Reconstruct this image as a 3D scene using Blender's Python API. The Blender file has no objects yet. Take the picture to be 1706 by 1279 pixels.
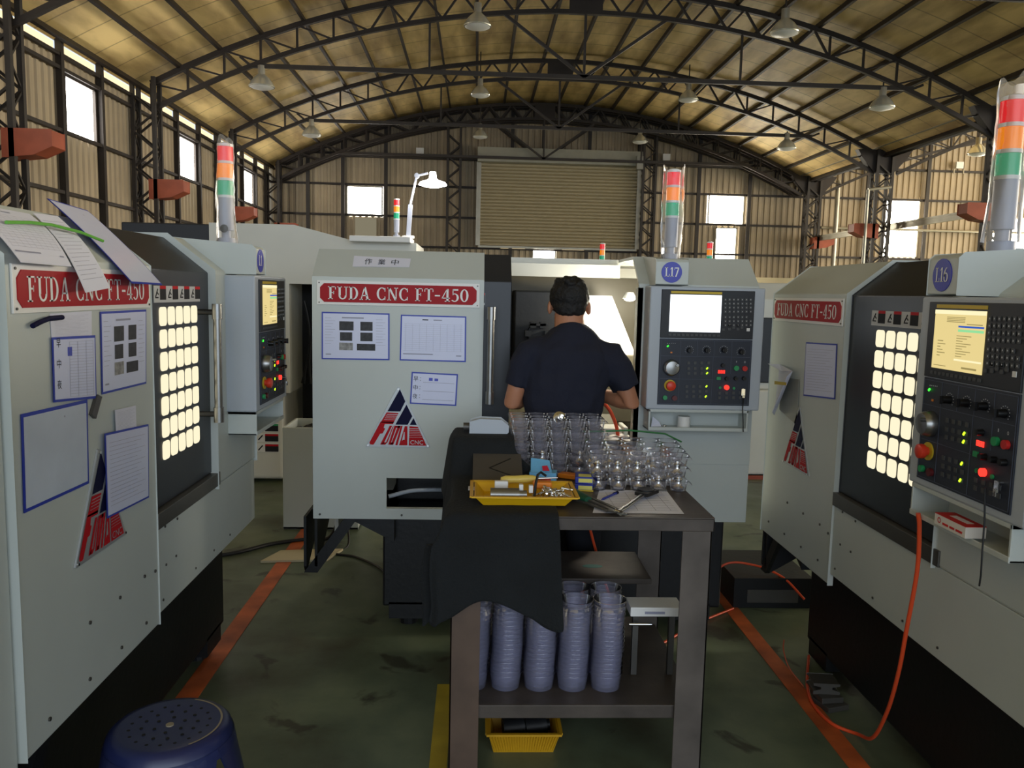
import bpy, math, random
from mathutils import Vector, Matrix, noise
random.seed(7)
S = bpy.context.scene
COL = S.collection
PI = math.pi

# ------------------------------------------------------------------ camera, world, lights, exposure
def setup_camera():
    f = 1340.0
    pitch, roll, yaw = math.radians(6.4), math.radians(1.3), math.radians(2.6)
    fwd = Vector((math.sin(yaw)*math.cos(pitch), math.cos(yaw)*math.cos(pitch), -math.sin(pitch)))
    r0 = Vector((math.cos(yaw), -math.sin(yaw), 0)); u0 = r0.cross(fwd)
    r = r0*math.cos(roll)+u0*math.sin(roll); u = -r0*math.sin(roll)+u0*math.cos(roll)
    cd = bpy.data.cameras.new('camera'); cam = bpy.data.objects.new('camera', cd); COL.objects.link(cam)
    cd.sensor_fit = 'HORIZONTAL'; cd.sensor_width = 36.0; cd.lens = f/1706*36.0
    cd.clip_start = 0.05; cd.clip_end = 200
    m = Matrix((r, u, -fwd)).transposed().to_4x4(); m.translation = Vector((0, 0, 1.6))
    cam.matrix_world = m
    S.camera = cam
setup_camera()
S.view_settings.view_transform = 'Standard'; S.view_settings.look = 'None'
S.view_settings.gamma = 1.0; S.view_settings.use_curve_mapping = False
S.view_settings.exposure = 0.12
S.cycles.transparent_max_bounces = 40
S.cycles.max_bounces = 8
w = bpy.data.worlds.new('world'); S.world = w; w.use_nodes = True
bg = w.node_tree.nodes['Background']; bg.inputs[0].default_value = (0.72, 0.84, 1.0, 1); bg.inputs[1].default_value = 1.0

def area(name, loc, rot, sx, sy, power, color, spread=180):
    d = bpy.data.lights.new(name, 'AREA'); d.shape = 'RECTANGLE'; d.size = sx; d.size_y = sy
    d.energy = power; d.color = color; d.spread = math.radians(spread)
    o = bpy.data.objects.new(name, d); COL.objects.link(o); o.location = loc; o.rotation_euler = rot
    return o
# daylight entering the open end of the hall behind the camera; the next-bay light is an added warm fill for roof and walls
area('daylight_open_end', (2.4, -13, 3.6), (math.radians(90), 0, 0), 20, 6, 820, (0.80, 0.90, 1.0))
area('fill_next_bay', (33, 17, 3.9), (math.radians(90), 0, math.radians(90)), 32, 7, 7500, (1.0, 0.90, 0.72))

def point(name, loc, e, col, r=.05):
    d = bpy.data.lights.new(name, 'POINT'); d.energy = e; d.color = col; d.shadow_soft_size = r
    o = bpy.data.objects.new(name, d); COL.objects.link(o); o.location = loc; return o

# ------------------------------------------------------------------ materials
def srgb(c):
    return tuple(((v/255)/12.92 if v/255 <= 0.04045 else ((v/255+0.055)/1.055)**2.4) for v in c)
def mat(name, rgb, rough=0.5, metal=0.0, bump=0, bscale=40, var=0.0, vscale=3, emit=None, estr=0, spec=0.5, coat=0, lin=False):
    m = bpy.data.materials.new(name); m.use_nodes = True
    nt = m.node_tree; b = nt.nodes['Principled BSDF']
    c = tuple(rgb) if lin else srgb(rgb)
    b.inputs['Base Color'].default_value = (*c, 1); b.inputs['Roughness'].default_value = rough
    b.inputs['Metallic'].default_value = metal; b.inputs['Specular IOR Level'].default_value = spec
    if coat: b.inputs['Coat Weight'].default_value = coat
    tc = nt.nodes.new('ShaderNodeTexCoord')
    if var:
        n = nt.nodes.new('ShaderNodeTexNoise'); n.inputs['Scale'].default_value = vscale; n.inputs['Detail'].default_value = 6
        nt.links.new(tc.outputs['Object'], n.inputs['Vector'])
        r = nt.nodes.new('ShaderNodeValToRGB')
        r.color_ramp.elements[0].position = 0.3; r.color_ramp.elements[1].position = 0.7
        r.color_ramp.elements[0].color = (*[v*(1-var) for v in c], 1)
        r.color_ramp.elements[1].color = (*[min(1, v*(1+var*0.5)) for v in c], 1)
        nt.links.new(n.outputs['Fac'], r.inputs['Fac']); nt.links.new(r.outputs['Color'], b.inputs['Base Color'])
    if bump:
        n2 = nt.nodes.new('ShaderNodeTexNoise'); n2.inputs['Scale'].default_value = bscale; n2.inputs['Detail'].default_value = 4
        nt.links.new(tc.outputs['Object'], n2.inputs['Vector'])
        bp = nt.nodes.new('ShaderNodeBump'); bp.inputs['Strength'].default_value = bump; bp.inputs['Distance'].default_value = 0.01
        nt.links.new(n2.outputs['Fac'], bp.inputs['Height']); nt.links.new(bp.outputs['Normal'], b.inputs['Normal'])
    if emit is not None:
        b.inputs['Emission Color'].default_value = (*srgb(emit), 1); b.inputs['Emission Strength'].default_value = estr
    return m
def emis(name, rgb, s):
    m = bpy.data.materials.new(name); m.use_nodes = True; nt = m.node_tree
    nt.nodes.remove(nt.nodes['Principled BSDF'])
    e = nt.nodes.new('ShaderNodeEmission'); e.inputs[0].default_value = (*srgb(rgb), 1); e.inputs[1].default_value = s
    nt.links.new(e.outputs[0], nt.nodes['Material Output'].inputs[0]); return m
def clear(name, rgb, diff=0.12, gloss=0.25, rough=0.12):
    """thin clear plastic: mostly see-through, more reflective and milky at grazing angles"""
    m = bpy.data.materials.new(name); m.use_nodes = True; nt = m.node_tree
    nt.nodes.remove(nt.nodes['Principled BSDF']); N = nt.nodes.new; L = nt.links.new
    tr = N('ShaderNodeBsdfTransparent'); tr.inputs[0].default_value = (0.97, 0.97, 0.985, 1)
    df = N('ShaderNodeBsdfDiffuse'); df.inputs[0].default_value = (*srgb(rgb), 1)
    tl = N('ShaderNodeBsdfTranslucent'); tl.inputs[0].default_value = (*srgb(rgb), 1)
    gl = N('ShaderNodeBsdfGlossy'); gl.inputs['Roughness'].default_value = rough
    a = N('ShaderNodeMixShader'); a.inputs[0].default_value = 0.5; L(df.outputs[0], a.inputs[1]); L(tl.outputs[0], a.inputs[2])
    b = N('ShaderNodeMixShader'); b.inputs[0].default_value = diff; L(tr.outputs[0], b.inputs[1]); L(a.outputs[0], b.inputs[2])
    lw = N('ShaderNodeLayerWeight'); lw.inputs[0].default_value = gloss
    c = N('ShaderNodeMixShader'); L(lw.outputs['Fresnel'], c.inputs[0]); L(b.outputs[0], c.inputs[1]); L(gl.outputs[0], c.inputs[2])
    L(c.outputs[0], nt.nodes['Material Output'].inputs[0]); return m

M = {}
M['paint'] = mat('machine_paint_grey', (196, 203, 200), 0.42, var=0.05, vscale=2.5)
M['paint_white'] = mat('machine_paint_white', (214, 214, 205), 0.45, var=0.06, vscale=2)
M['pend'] = mat('pendant_paint', (178, 186, 196), 0.45, var=0.05)
M['dark'] = mat('door_charcoal', (36, 40, 47), 0.4, var=0.15)
M['black'] = mat('cast_black', (18, 20, 23), 0.5, var=0.3, bump=0.1)
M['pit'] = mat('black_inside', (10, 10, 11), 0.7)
M['blackp'] = mat('panel_black', (30, 33, 40), 0.5)
M['blackp2'] = mat('panel_navy_grey', (40, 46, 60), 0.55)
M['line'] = mat('panel_lines', (78, 86, 104), 0.6)
M['key'] = mat('panel_keys', (70, 72, 74), 0.5)
M['keyw'] = mat('panel_legend', (190, 192, 195), 0.5)
M['knob'] = mat('knob_black', (16, 16, 18), 0.35)
M['steel'] = mat('brushed_steel', (150, 150, 148), 0.3, metal=0.9, var=0.15, vscale=20)
M['rail'] = mat('steel_rail', (96, 94, 90), 0.45, metal=0.6, var=0.3)
M['chrome'] = mat('chrome', (225, 225, 225), 0.07, metal=1.0)
M['redplate'] = mat('plate_red', (164, 16, 28), 0.5, spec=0.25)
M['white'] = mat('white_enamel', (232, 232, 230), 0.4)
M['silver'] = mat('badge_silver', (178, 182, 186), 0.35, metal=0.4)
M['navy'] = mat('badge_navy', (14, 16, 54), 0.6, spec=0.15)
M['red'] = mat('badge_red', (184, 26, 36), 0.6, spec=0.15)
M['paper'] = mat('paper', (222, 224, 240), 0.8)
M['paper2'] = mat('laminated_paper', (212, 217, 244), 0.25)
M['aged'] = mat('laminated_aged', (202, 212, 228), 0.25, var=0.12, vscale=5)
M['blue'] = mat('blue_border', (42, 62, 176), 0.4)
M['ink'] = mat('ink_grey', (150, 152, 172), 0.8)
M['inkd'] = mat('ink_black', (22, 24, 32), 0.8)
M['inkb'] = mat('ink_blue', (90, 100, 200), 0.8)
M['photo'] = mat('photo_print_dark', (44, 44, 48), 0.5, var=0.7, vscale=60)
M['photo2'] = mat('photo_print_light', (150, 150, 150), 0.5, var=0.5, vscale=60)
M['label_blue'] = mat('disc_blue', (52, 58, 178), 0.35)
M['window'] = emis('lit_machine_window', (255, 244, 208), 0.95)
M['screen_w'] = emis('screen_bright', (244, 250, 255), 2.0)
M['screen_y'] = emis('screen_yellow', (236, 214, 146), 0.9)
M['scr_blue'] = emis('screen_blue', (60, 100, 200), 0.8)
M['scr_green'] = emis('screen_green', (150, 226, 160), 0.9)
M['scr_dark'] = emis('screen_text', (190, 172, 110), 0.6)
M['scr_pale'] = emis('screen_pale', (250, 238, 190), 1.0)
M['led_g'] = emis('led_green', (60, 255, 60), 2.0)
M['led_y'] = emis('led_lime', (190, 255, 40), 2.0)
M['led_r'] = emis('led_red', (255, 46, 36), 2.5)
M['yellow'] = mat('yellow_strip', (206, 176, 40), 0.5)
M['green'] = mat('green_button', (40, 150, 90), 0.4)
M['btnred'] = mat('red_button', (196, 44, 40), 0.35)
M['darkred'] = mat('dark_red_button', (90, 26, 30), 0.4)
M['estop'] = mat('emergency_red', (214, 60, 36), 0.35)
M['brown'] = mat('steel_brown', (44, 36, 32), 0.6, var=0.35, vscale=2)
M['brown2'] = mat('post_brown', (52, 46, 42), 0.6, var=0.3, vscale=2)
M['orange_steel'] = mat('crane_bracket_paint', (168, 84, 58), 0.6, var=0.2)
M['tan_wall'] = mat('corrugated_tan', (176, 160, 134), 0.6, var=0.18, vscale=0.8)
M['dado'] = mat('dado_cream', (226, 214, 178), 0.7)
M['sky'] = emis('daylight_pane', (255, 250, 240), 14.0)
M['sky_hot'] = emis('daylight_pane_sunny', (255, 246, 225), 26.0)
M['sky_dim'] = emis('daylight_strip', (255, 232, 180), 1.3)
M['frp'] = emis('translucent_sheet', (200, 190, 160), 0.35)
M['shutter'] = mat('shutter_tan', (160, 148, 118), 0.5)
M['shutter_box'] = mat('shutter_box_grey', (156, 154, 140), 0.6, var=0.1)
M['lampglass'] = mat('lamp_glass', (228, 228, 218), 0.12, metal=0.6)
M['galv'] = mat('galvanised', (170, 165, 150), 0.4, metal=0.5, var=0.15)
M['bench'] = mat('bench_steel', (84, 76, 70), 0.5, metal=0.25, var=0.4, vscale=6, bump=0.1)
M['benchleg'] = mat('bench_leg', (96, 88, 82), 0.55, metal=0.2, var=0.35, vscale=7)
M['rust'] = mat('bench_leg_brown', (92, 74, 62), 0.6, metal=0.1, var=0.3, vscale=8)
M['cloth'] = mat('black_cloth', (20, 24, 27), 0.95, var=0.25, vscale=8, bump=0.4, bscale=120)
M['tray_y'] = mat('yellow_tray', (222, 172, 20), 0.35)
M['tray_y2'] = mat('yellow_basket', (196, 148, 24), 0.45)
M['orange'] = mat('orange_plastic', (228, 132, 34), 0.4)
M['yell'] = mat('screwdriver_yellow', (222, 196, 96), 0.35)
M['navybox'] = mat('insert_box_blue', (36, 52, 150), 0.35)
M['labely'] = mat('insert_label_yellow', (220, 214, 110), 0.5)
M['lightblue'] = mat('carton_blue', (110, 180, 226), 0.5)
M['cartonred'] = mat('carton_red', (206, 40, 70), 0.5)
M['glovegreen'] = mat('grip_green', (16, 74, 52), 0.5)
M['folder'] = mat('folder_dark', (48, 46, 46), 0.35)
M['hose_o'] = mat('hose_orange', (232, 84, 44), 0.35)
M['cable'] = mat('cable_black', (20, 20, 22), 0.5)
M['ply'] = mat('plywood', (196, 184, 150), 0.7, var=0.1)
M['hair'] = mat('hair_black', (12, 11, 12), 0.7, bump=0.6, bscale=90)
M['shirt'] = mat('tshirt_navy', (22, 26, 44), 0.9, bump=0.25, bscale=60)
M['trouser'] = mat('trousers_dark', (24, 26, 34), 0.9)
M['shoe'] = mat('shoes_black', (16, 16, 16), 0.5)
M['skin'] = mat('skin', (178, 122, 92), 0.5, var=0.06, vscale=10)
M['eye'] = mat('eye_white', (230, 228, 222), 0.3)
M['stool'] = mat('stool_blue', (36, 44, 88), 0.3, var=0.12, vscale=12)
M['stool_dust'] = mat('stool_scuff', (150, 140, 120), 0.8)
M['clear'] = clear('clear_tray_plastic', (205, 205, 220), diff=0.13, gloss=0.15, rough=0.22)
M['clear2'] = clear('clear_tray_plastic_milky', (218, 219, 250), diff=0.22, gloss=0.34, rough=0.10)
M['bag'] = clear('plastic_bag', (255, 252, 244), diff=0.20, gloss=0.22, rough=0.3)
M['lens_r'] = mat('lens_red', (226, 30, 40), 0.25, emit=(226, 30, 40), estr=0.45)
M['lens_o'] = mat('lens_amber', (236, 140, 30), 0.25, emit=(246, 130, 20), estr=0.45)
M['lens_g'] = mat('lens_green', (20, 150, 110), 0.25, emit=(10, 160, 110), estr=0.35)
M['towergrey'] = mat('tower_grey', (168, 172, 186), 0.4)
M['lampon'] = emis('lamp_lit', (255, 252, 244), 14.0)
M['inner'] = mat('interior_olive', (110, 104, 80), 0.5, var=0.3)
M['inner2'] = mat('interior_grey', (104, 98, 80), 0.4, var=0.2)
M['bluehose'] = mat('coolant_hose_blue', (40, 70, 130), 0.4)
M['reddust'] = mat('red_skirting', (150, 70, 50), 0.7)
M['cardw'] = mat('carton_white', (226, 220, 212), 0.6)
M['cardr'] = mat('carton_red_top', (200, 36, 36), 0.5)

def floor_material():
    m = bpy.data.materials.new('floor_green_epoxy'); m.use_nodes = True; nt = m.node_tree; b = nt.nodes['Principled BSDF']
    N = nt.nodes.new; L = nt.links.new
    tc = N('ShaderNodeTexCoord')
    n1 = N('ShaderNodeTexNoise'); n1.inputs['Scale'].default_value = 1.3; n1.inputs['Detail'].default_value = 8; n1.inputs['Roughness'].default_value = 0.62
    L(tc.outputs['Object'], n1.inputs['Vector'])
    r = N('ShaderNodeValToRGB'); e = r.color_ramp.elements
    e[0].position = 0.33; e[0].color = (*srgb((70, 70, 52)), 1); e[1].position = 0.62; e[1].color = (*srgb((112, 122, 98)), 1)
    k = e.new(0.48); k.color = (*srgb((92, 104, 84)), 1)
    L(n1.outputs['Fac'], r.inputs['Fac'])
    n3 = N('ShaderNodeTexNoise'); n3.inputs['Scale'].default_value = 4.0; n3.inputs['Detail'].default_value = 6; n3.inputs['Distortion'].default_value = 0.6
    L(tc.outputs['Object'], n3.inputs['Vector'])
    r3 = N('ShaderNodeValToRGB'); r3.color_ramp.elements[0].position = 0.60; r3.color_ramp.elements[0].color = (0, 0, 0, 1); r3.color_ramp.elements[1].position = 0.66; r3.color_ramp.elements[1].color = (.75, .75, .75, 1)
    L(n3.outputs['Fac'], r3.inputs['Fac'])
    mx = N('ShaderNodeMix'); mx.data_type = 'RGBA'; L(r3.outputs['Color'], mx.inputs['Factor']); L(r.outputs['Color'], mx.inputs['A'])
    mx.inputs['B'].default_value = (*srgb((44, 38, 28)), 1); L(mx.outputs['Result'], b.inputs['Base Color'])
    n2 = N('ShaderNodeTexNoise'); n2.inputs['Scale'].default_value = 3.5; n2.inputs['Detail'].default_value = 5
    L(tc.outputs['Object'], n2.inputs['Vector'])
    mr = N('ShaderNodeMapRange'); mr.inputs[3].default_value = 0.22; mr.inputs[4].default_value = 0.55
    L(n2.outputs['Fac'], mr.inputs[0]); L(mr.outputs[0], b.inputs['Roughness'])
    b.inputs['Specular IOR Level'].default_value = 0.4
    return m
M['floor'] = floor_material()
def roof_material():
    m = bpy.data.materials.new('roof_insulation'); m.use_nodes = True; nt = m.node_tree; b = nt.nodes['Principled BSDF']
    N = nt.nodes.new; L = nt.links.new
    tc = N('ShaderNodeTexCoord'); mp = N('ShaderNodeMapping'); L(tc.outputs['Object'], mp.inputs['Vector'])
    mp.inputs['Scale'].default_value = (1.0, 0.25, 1.0)
    n = N('ShaderNodeTexNoise'); n.inputs['Scale'].default_value = 2.2; n.inputs['Detail'].default_value = 7
    L(mp.outputs[0], n.inputs['Vector'])
    r = N('ShaderNodeValToRGB'); e = r.color_ramp.elements
    e[0].position = 0.28; e[0].color = (*srgb((164, 136, 88)), 1); e[1].position = 0.6; e[1].color = (*srgb((226, 198, 136)), 1)
    L(n.outputs['Fac'], r.inputs['Fac'])
    # sheet seams every 0.9 m along the hall (dirty joints)
    sp = N('ShaderNodeSeparateXYZ'); L(tc.outputs['Object'], sp.inputs[0])
    mm = N('ShaderNodeMath'); mm.operation = 'MULTIPLY'; mm.inputs[1].default_value = 1/1.0; L(sp.outputs['Y'], mm.inputs[0])
    fr = N('ShaderNodeMath'); fr.operation = 'FRACT'; L(mm.outputs[0], fr.inputs[0])
    lt = N('ShaderNodeMath'); lt.operation = 'LESS_THAN'; lt.inputs[1].default_value = 0.04; L(fr.outputs[0], lt.inputs[0])
    ml = N('ShaderNodeMath'); ml.operation = 'MULTIPLY'; ml.inputs[1].default_value = 0.55; L(lt.outputs[0], ml.inputs[0])
    mx = N('ShaderNodeMix'); mx.data_type = 'RGBA'; L(ml.outputs[0], mx.inputs['Factor']); L(r.outputs['Color'], mx.inputs['A'])
    mx.inputs['B'].default_value = (*srgb((90, 74, 48)), 1)
    L(mx.outputs['Result'], b.inputs['Base Color']); b.inputs['Roughness'].default_value = 0.6
    return m
M['roof'] = roof_material()

# ------------------------------------------------------------------ mesh helpers
class MB:
    def __init__(s): s.v = []; s.f = []; s.m = []; s.cur = 0
    def mi(s, i): s.cur = i; return s
    def add(s, vs, fs):
        o = len(s.v); s.v.extend([tuple(p) for p in vs])
        for f in fs: s.f.append(tuple(o+i for i in f)); s.m.append(s.cur)
        return s
    def box(s, x0, y0, z0, x1, y1, z1):
        vs = [(x0,y0,z0),(x1,y0,z0),(x1,y1,z0),(x0,y1,z0),(x0,y0,z1),(x1,y0,z1),(x1,y1,z1),(x0,y1,z1)]
        return s.add(vs, [(0,3,2,1),(4,5,6,7),(0,1,5,4),(1,2,6,5),(2,3,7,6),(3,0,4,7)])
    def bar(s, p, q, w, h=None, up=(0,0,1)):
        h = w if h is None else h
        p = Vector(p); q = Vector(q); d = (q-p).normalized(); u = Vector(up)
        if abs(d.dot(u)) > 0.99: u = Vector((0,1,0))
        a = d.cross(u).normalized()*w/2; b = a.cross(d).normalized()*h/2
        vs = [p-a-b, p+a-b, p+a+b, p-a+b, q-a-b, q+a-b, q+a+b, q-a+b]
        return s.add(vs, [(0,3,2,1),(4,5,6,7),(0,1,5,4),(1,2,6,5),(2,3,7,6),(3,0,4,7)])
    def prism(s, poly, axis, a, b):
        n = len(poly)
        def P(u, v, t): return (t,u,v) if axis == 'x' else ((u,t,v) if axis == 'y' else (u,v,t))
        vs = [P(u,v,a) for u,v in poly]+[P(u,v,b) for u,v in poly]
        fs = [tuple(range(n)), tuple(range(2*n-1, n-1, -1))]+[(i,(i+1)%n,n+(i+1)%n,n+i) for i in range(n)]
        return s.add(vs, fs)
    def cyl(s, p, q, r0, r1=None, n=16, caps=True):
        r1 = r0 if r1 is None else r1
        p = Vector(p); q = Vector(q); d = (q-p).normalized()
        u = Vector((0,0,1)) if abs(d.z) < 0.9 else Vector((1,0,0))
        a = d.cross(u).normalized(); b = d.cross(a)
        vs = []
        for c, r in ((p, r0), (q, r1)):
            for i in range(n):
                t = 2*PI*i/n; vs.append(c+a*math.cos(t)*r+b*math.sin(t)*r)
        fs = [(i,(i+1)%n,n+(i+1)%n,n+i) for i in range(n)]
        if caps: fs += [tuple(range(n-1,-1,-1)), tuple(range(n,2*n))]
        return s.add(vs, fs)
    def lathe(s, prof, c=(0,0,0), ax=(0,0,1), n=20):
        c = Vector(c); d = Vector(ax).normalized()
        u = Vector((0,0,1)) if abs(d.z) < 0.9 else Vector((1,0,0))
        a = d.cross(u).normalized(); b = d.cross(a)
        vs = []
        for r, z in prof:
            for i in range(n):
                t = 2*PI*i/n; vs.append(c+d*z+a*math.cos(t)*r+b*math.sin(t)*r)
        fs = []
        for k in range(len(prof)-1):
            for i in range(n): fs.append((k*n+i, k*n+(i+1)%n, (k+1)*n+(i+1)%n, (k+1)*n+i))
        if prof[0][0] > 1e-5: fs.append(tuple(range(n-1,-1,-1)))
        if prof[-1][0] > 1e-5: fs.append(tuple((len(prof)-1)*n+i for i in range(n)))
        return s.add(vs, fs)
    def tube(s, pts, r, n=8, taper=None):
        pts = [Vector(p) for p in pts]; vs = []; up = None
        for i, p in enumerate(pts):
            d = (pts[min(i+1,len(pts)-1)]-pts[max(i-1,0)]).normalized()
            if up is None: up = Vector((0,0,1)) if abs(d.z) < 0.9 else Vector((1,0,0))
            a = d.cross(up).normalized(); up = a.cross(d).normalized()
            rr = r if taper is None else r*taper[i]
            for k in range(n):
                t = 2*PI*k/n; vs.append(p+a*math.cos(t)*rr+up*math.sin(t)*rr)
        m = len(pts); fs = [(i*n+k, i*n+(k+1)%n, (i+1)*n+(k+1)%n, (i+1)*n+k) for i in range(m-1) for k in range(n)]
        fs += [tuple(range(n-1,-1,-1)), tuple((m-1)*n+k for k in range(n))]
        return s.add(vs, fs)
    def loft(s, rings, n=20):
        """rings: (center, rx, ry, axis, xdir) elliptical sections"""
        vs = []
        for c, rx, ry, ax, xd in rings:
            c = Vector(c); ax = Vector(ax).normalized(); xd = Vector(xd); xd = (xd-ax*xd.dot(ax)).normalized(); yd = ax.cross(xd)
            for k in range(n):
                t = 2*PI*k/n; vs.append(c+xd*math.cos(t)*rx+yd*math.sin(t)*ry)
        m = len(rings); fs = [(i*n+k, i*n+(k+1)%n, (i+1)*n+(k+1)%n, (i+1)*n+k) for i in range(m-1) for k in range(n)]
        fs += [tuple(range(n-1,-1,-1)), tuple((m-1)*n+k for k in range(n))]
        return s.add(vs, fs)
    def ball(s, c, rx, ry, rz, n=20, k=12, rot=None):
        c = Vector(c); vs = []; R = rot or Matrix.Identity(3)
        for j in range(k+1):
            ph = PI*j/k
            for i in range(n):
                t = 2*PI*i/n
                vs.append(c+R @ Vector((rx*math.sin(ph)*math.cos(t), ry*math.sin(ph)*math.sin(t), rz*math.cos(ph))))
        fs = [(j*n+i, (j+1)*n+i, (j+1)*n+(i+1)%n, j*n+(i+1)%n) for j in range(k) for i in range(n)]
        return s.add(vs, fs)
    def flat(s, polys, fn):
        for p in polys: s.add([fn(u, v) for u, v in p], [tuple(range(len(p)))])
        return s
    def build(s, name, mats, parent=None, smooth=False, bevel=0, loc=None, rot=None, seg=2):
        me = bpy.data.meshes.new(name); me.from_pydata([tuple(p) for p in s.v], [], s.f)
        if not isinstance(mats, (list, tuple)): mats = [mats]
        for m in mats: me.materials.append(M[m] if isinstance(m, str) else m)
        me.polygons.foreach_set('material_index', s.m)
        me.validate(); me.update()
        if smooth:
            me.polygons.foreach_set('use_smooth', [True]*len(me.polygons))
            try: me.set_sharp_from_angle(angle=math.radians(40))
            except Exception: pass
        o = bpy.data.objects.new(name, me); COL.objects.link(o)
        if parent: o.parent = parent
        if bevel:
            b = o.modifiers.new('bevel', 'BEVEL'); b.width = bevel; b.segments = seg; b.limit_method = 'ANGLE'
        if loc is not None: o.location = loc
        if rot is not None: o.rotation_euler = rot
        return o
def tag(o, label=None, cat=None, group=None, kind=None):
    if label: o['label'] = label
    if cat: o['category'] = cat
    if group: o['group'] = group
    if kind: o['kind'] = kind
    return o
def empty(name, loc=(0,0,0), rz=0, label=None, cat=None, group=None, kind=None):
    o = bpy.data.objects.new(name, None); COL.objects.link(o); o.location = loc; o.rotation_euler = (0, 0, rz)
    o.empty_display_size = 0.1
    return tag(o, label, cat, group, kind)
def kids(o): return [c for c in bpy.data.objects if c.parent == o]
def copy_tree(o, parent=None):
    c = o.copy(); COL.objects.link(c); c.parent = parent
    for ch in kids(o): copy_tree(ch, c)
    return c
def recentre(o, to=None):
    """move a mesh object's origin to its own base centre (mesh data shifted back)"""
    me = o.data; xs = [v.co for v in me.vertices]
    c = Vector((sum(p.x for p in xs)/len(xs), sum(p.y for p in xs)/len(xs), min(p.z for p in xs)))
    me.transform(Matrix.Translation(-c)); o.matrix_local = o.matrix_local @ Matrix.Translation(c)
    return o

# ------------------------------------------------------------------ lettering
def ringpoly(cx, cy, rx, ry, tx, ty, a0, a1, n=14):
    out = []
    for i in range(n):
        t0 = math.radians(a0+(a1-a0)*i/n); t1 = math.radians(a0+(a1-a0)*(i+1)/n)
        out.append([(cx+rx*math.cos(t0), cy+ry*math.sin(t0)), (cx+rx*math.cos(t1), cy+ry*math.sin(t1)),
                    (cx+(rx-tx)*math.cos(t1), cy+(ry-ty)*math.sin(t1)), (cx+(rx-tx)*math.cos(t0), cy+(ry-ty)*math.sin(t0))])
    return out
def R4(x0, y0, x1, y1): return [(x0,y0),(x1,y0),(x1,y1),(x0,y1)]
def dg(x0, y0, x1, y1, w): return [(x0-w/2,y0),(x0+w/2,y0),(x1+w/2,y1),(x1-w/2,y1)]
T, H, Q = 0.16, 0.07, 0.06   # stem, hairline, serif
def glyph(c):
    if c == 'F': return 0.64, [R4(.12,0,.12+T,1), R4(.02,0,.38,Q), R4(.02,1-Q,.60,1), R4(.54,.76,.60,1), R4(.28,.48,.46,.48+H), R4(.42,.40,.47,.64)]
    if c == 'U': return 0.78, [R4(.10,.3,.10+T,1), R4(.0,1-Q,.36,1), R4(.62,.3,.62+H,1), R4(.52,1-Q,.78,1)]+ringpoly(.395,.31,.295,.31,.13,.09,180,360)
    if c == 'D': return 0.74, [R4(.10,0,.10+T,1), R4(.0,0,.34,Q), R4(.0,1-Q,.34,1)]+ringpoly(.30,.5,.40,.5,T,Q,-90,90)
    if c == 'A': return 0.80, [dg(.12,0,.38,1,H), dg(.62,0,.40,1,T), R4(.20,.30,.56,.30+H), R4(.0,0,.26,Q), R4(.46,0,.80,Q)]
    if c == 'C': return 0.72, ringpoly(.40,.5,.38,.5,T,Q,48,312,18)+[R4(.60,.68,.66,.96), R4(.60,.04,.66,.30)]
    if c == 'N': return 0.82, [R4(.12,0,.12+H,1), dg(.66,0,.16,1,T), R4(.64,0,.64+H,1), R4(.02,0,.30,Q), R4(.02,1-Q,.24,1), R4(.54,1-Q,.82,1)]
    if c == 'T': return 0.70, [R4(.27,0,.27+T,1), R4(.16,0,.54,Q), R4(.02,1-Q,.68,1), R4(.02,.74,.07,1), R4(.63,.74,.68,1)]
    if c == '-': return 0.46, [R4(.04,.40,.42,.50)]
    if c == '4': return 0.66, [R4(.38,0,.38+T,1), [(.02,.26),(.10,.26),(.46,1),(.40,1)], R4(.02,.24,.64,.24+H), R4(.26,0,.64,Q)]
    if c == '5': return 0.62, [R4(.14,.88,.54,1), R4(.12,.52,.18,1)]+ringpoly(.27,.33,.32,.33,T,Q,-140,120)
    if c == '0': return 0.66, ringpoly(.32,.5,.31,.5,T,Q,0,360,22)
    if c == 'L': return 0.64, [R4(.12,0,.12+T,1), R4(.02,0,.60,Q), R4(.54,0,.60,.28), R4(.02,1-Q,.38,1)]
    if c == '1': return 0.42, [R4(.14,0,.14+T,1), R4(.02,0,.42,Q), [(.0,.80),(.14,1),(.14,.86),(.02,.76)]]
    if c == '6': return 0.64, ringpoly(.32,.32,.30,.32,T,Q,0,360,20)+ringpoly(.46,.42,.44,.58,T,Q,95,185)
    if c == '7': return 0.60, [R4(.04,.88,.58,1), dg(.24,0,.54,.9,T), R4(.04,.74,.09,1)]
    return 0.34, []
def serif(text, gap=0.06):
    x = 0; out = []
    for c in text:
        w_, ps = glyph(c)
        out += [[(x+u, v) for u, v in p] for p in ps]; x += w_+gap
    return x-gap, out
_tc = {}
def font_polys(s_):
    if s_ in _tc: return _tc[s_]
    cu = bpy.data.curves.new('tmp', 'FONT'); cu.body = s_; cu.size = 1
    o = bpy.data.objects.new('tmp', cu); COL.objects.link(o)
    bpy.context.view_layer.update()
    me = bpy.data.meshes.new_from_object(o.evaluated_get(bpy.context.evaluated_depsgraph_get()))
    ps = [[(me.vertices[i].co.x, me.vertices[i].co.y) for i in p.vertices] for p in me.polygons]
    bpy.data.objects.remove(o); bpy.data.curves.remove(cu); bpy.data.meshes.remove(me)
    if ps:
        us = [u for p in ps for u, v in p]; vs = [v for p in ps for u, v in p]
        u0, u1, v0, v1 = min(us), max(us), min(vs), max(vs)
    else: u0, u1, v0, v1 = 0, 1, 0, 1
    r = (u0, u1, v0, v1, ps); _tc[s_] = r; return r
def fit_text(s_, x0, z0, x1, z1):
    u0, u1, v0, v1, ps = font_polys(s_)
    return [[(x0+(u-u0)/(u1-u0)*(x1-x0), z0+(v-v0)/(v1-v0)*(z1-z0)) for u, v in p] for p in ps]

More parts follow.
